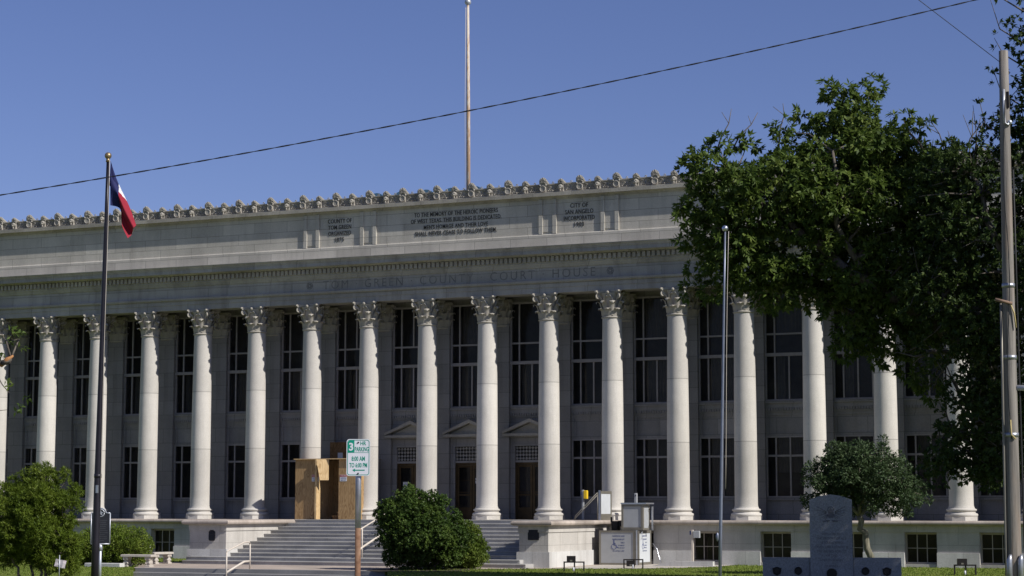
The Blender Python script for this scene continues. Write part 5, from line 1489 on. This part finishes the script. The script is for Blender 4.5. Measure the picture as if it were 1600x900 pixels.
bush('clipped_hedge', 'clipped rounded bright green hedge behind the concrete benches', (-13.42,-12.93,ZG),
     [(-2.3,0.8),(-1.7,1.45),(-0.9,1.8),(0.3,1.82),(1.3,1.7),(1.72,1.1),(1.7,0.4),(1.55,0.02),(-2.3,0.02)],
     M['leaf_hedge'], 34, 1.0, 1.6, 0.26, (0.2,0.30), 36000, 0.085, 0.05,
     stems=[[(-1.2,0,-0.1),(-1.2,0,0.6),(-1.1,0,1.2)],[(0,0,-0.1),(0,0,0.6),(0,0,1.3)],[(1.0,0,-0.1),(1.0,0,0.6),(0.9,0,1.2)]], cat='hedge')

# --- tree past the left edge; only a broken branch end reaches into view
def left_tree():
    rng = np.random.default_rng(77)
    t = thing('pecan_tree', 'tree at the left edge, only the leafy tip of a broken branch in view', 'tree', (9.2,-54.6,ZG), RZ)
    sk = []; mb = MB()
    limb(mb, sk, [(0,0,-0.2),(0,0,2.5),(-0.2,0,5.2)], 0.3, 0.22, 10)
    limb(mb, sk, [(0,0,2.5),(0.7,0.1,4.6),(1.4,0,5.6),(2.52,0,6.0),(2.74,0,6.15)], 0.14, 0.05)
    limb(mb, sk, [(-0.2,0,5.2),(-1.2,0.4,7.4),(-1.6,0.5,9.0)], 0.16, 0.05); limb(mb, sk, [(-0.2,0,5.2),(0.2,-0.6,7.6),(0.3,-0.8,9.4)], 0.16, 0.05)
    poly = [(-3.2,6.2),(-2.6,8.6),(-1,10),(0.6,9.8),(1.3,8.2),(1.2,6.6),(0,5.6),(-2,5.4)]
    cl = spread(crown_points(poly, 1500, 2.0, 1.0, rng), 0.7, 90)
    tips = np.array([(2.62,0.1,6.45),(2.5,0,6.75),(2.7,0.1,5.35),(2.68,0,4.95),(2.4,0.1,5.7)])
    radii = np.concatenate([rng.uniform(0.5,0.75,len(cl)), np.full(len(tips), 0.17)]); cl = np.concatenate([cl, tips])
    branchwork(mb, sk, cl, rng, 0.03, 0.008); local(mb, 'trunk', M['bark'], t)
    p = MB(); p.tube([(2.5,-0.02,5.98),(2.66,-0.03,6.12),(2.80,-0.02,6.22)], [0.055,0.065,0.02], 7); local(p, 'broken_stub', plain('split_fresh_wood', (0.34,0.16,0.06), 0.8, var=0.3), t)
    quad_obj('crown', crown_leaves(cl, radii, 2600, rng, 0.4, 7, 0.15, 0.06, 0.2), M['leaf_pecan'], t)
left_tree()

# --- grass blades on the lawn that can be seen
def blades():
    rng = np.random.default_rng(4); n = 60000
    x = rng.uniform(-22, 34, n); y = rng.uniform(-26, -1.1, n)
    pave = [(-10.3,-16),(19.6,-60),(26.7,-60),(2.5,-16),(3.2,-12.2),(7.4,-9.7),(10.6,-8.4),(12.2,-6.6),(13.3,-4.1),(13.3,-0.9),(-12.1,-0.9),(-12.1,-6.0),(-15.5,-9.0),(-15.5,-12.0),(-11.9,-13.2)]
    m = ~inside(pave, x, y); x, y = x[m], y[m]; n = len(x)
    p = np.stack([x, y, np.full(n, zg)], 1)
    d = unit(rng.normal(0, 0.35, (n,3))*np.array([1,1,0]) + np.array([0,0,1.0]))
    nrm = unit(rng.normal(0, 1, (n,3))*np.array([1,1,0.1]))
    o = quad_obj('grass', leaf_quads(p, d, nrm, rng.uniform(0.03,0.075,n), rng.uniform(0.03,0.06,n)), M['blade'], None)
    tag(o, 'short green lawn grass in front of the courthouse podium', 'grass', kind='stuff')
blades()

# ------------------------------------------------------------------ bring the place to metres
SM = Matrix.Scale(K, 4)
for me in bpy.data.meshes:
    if me.users: me.transform(SM)
for o in SC.objects:
    o.location = Vector(o.location)*K
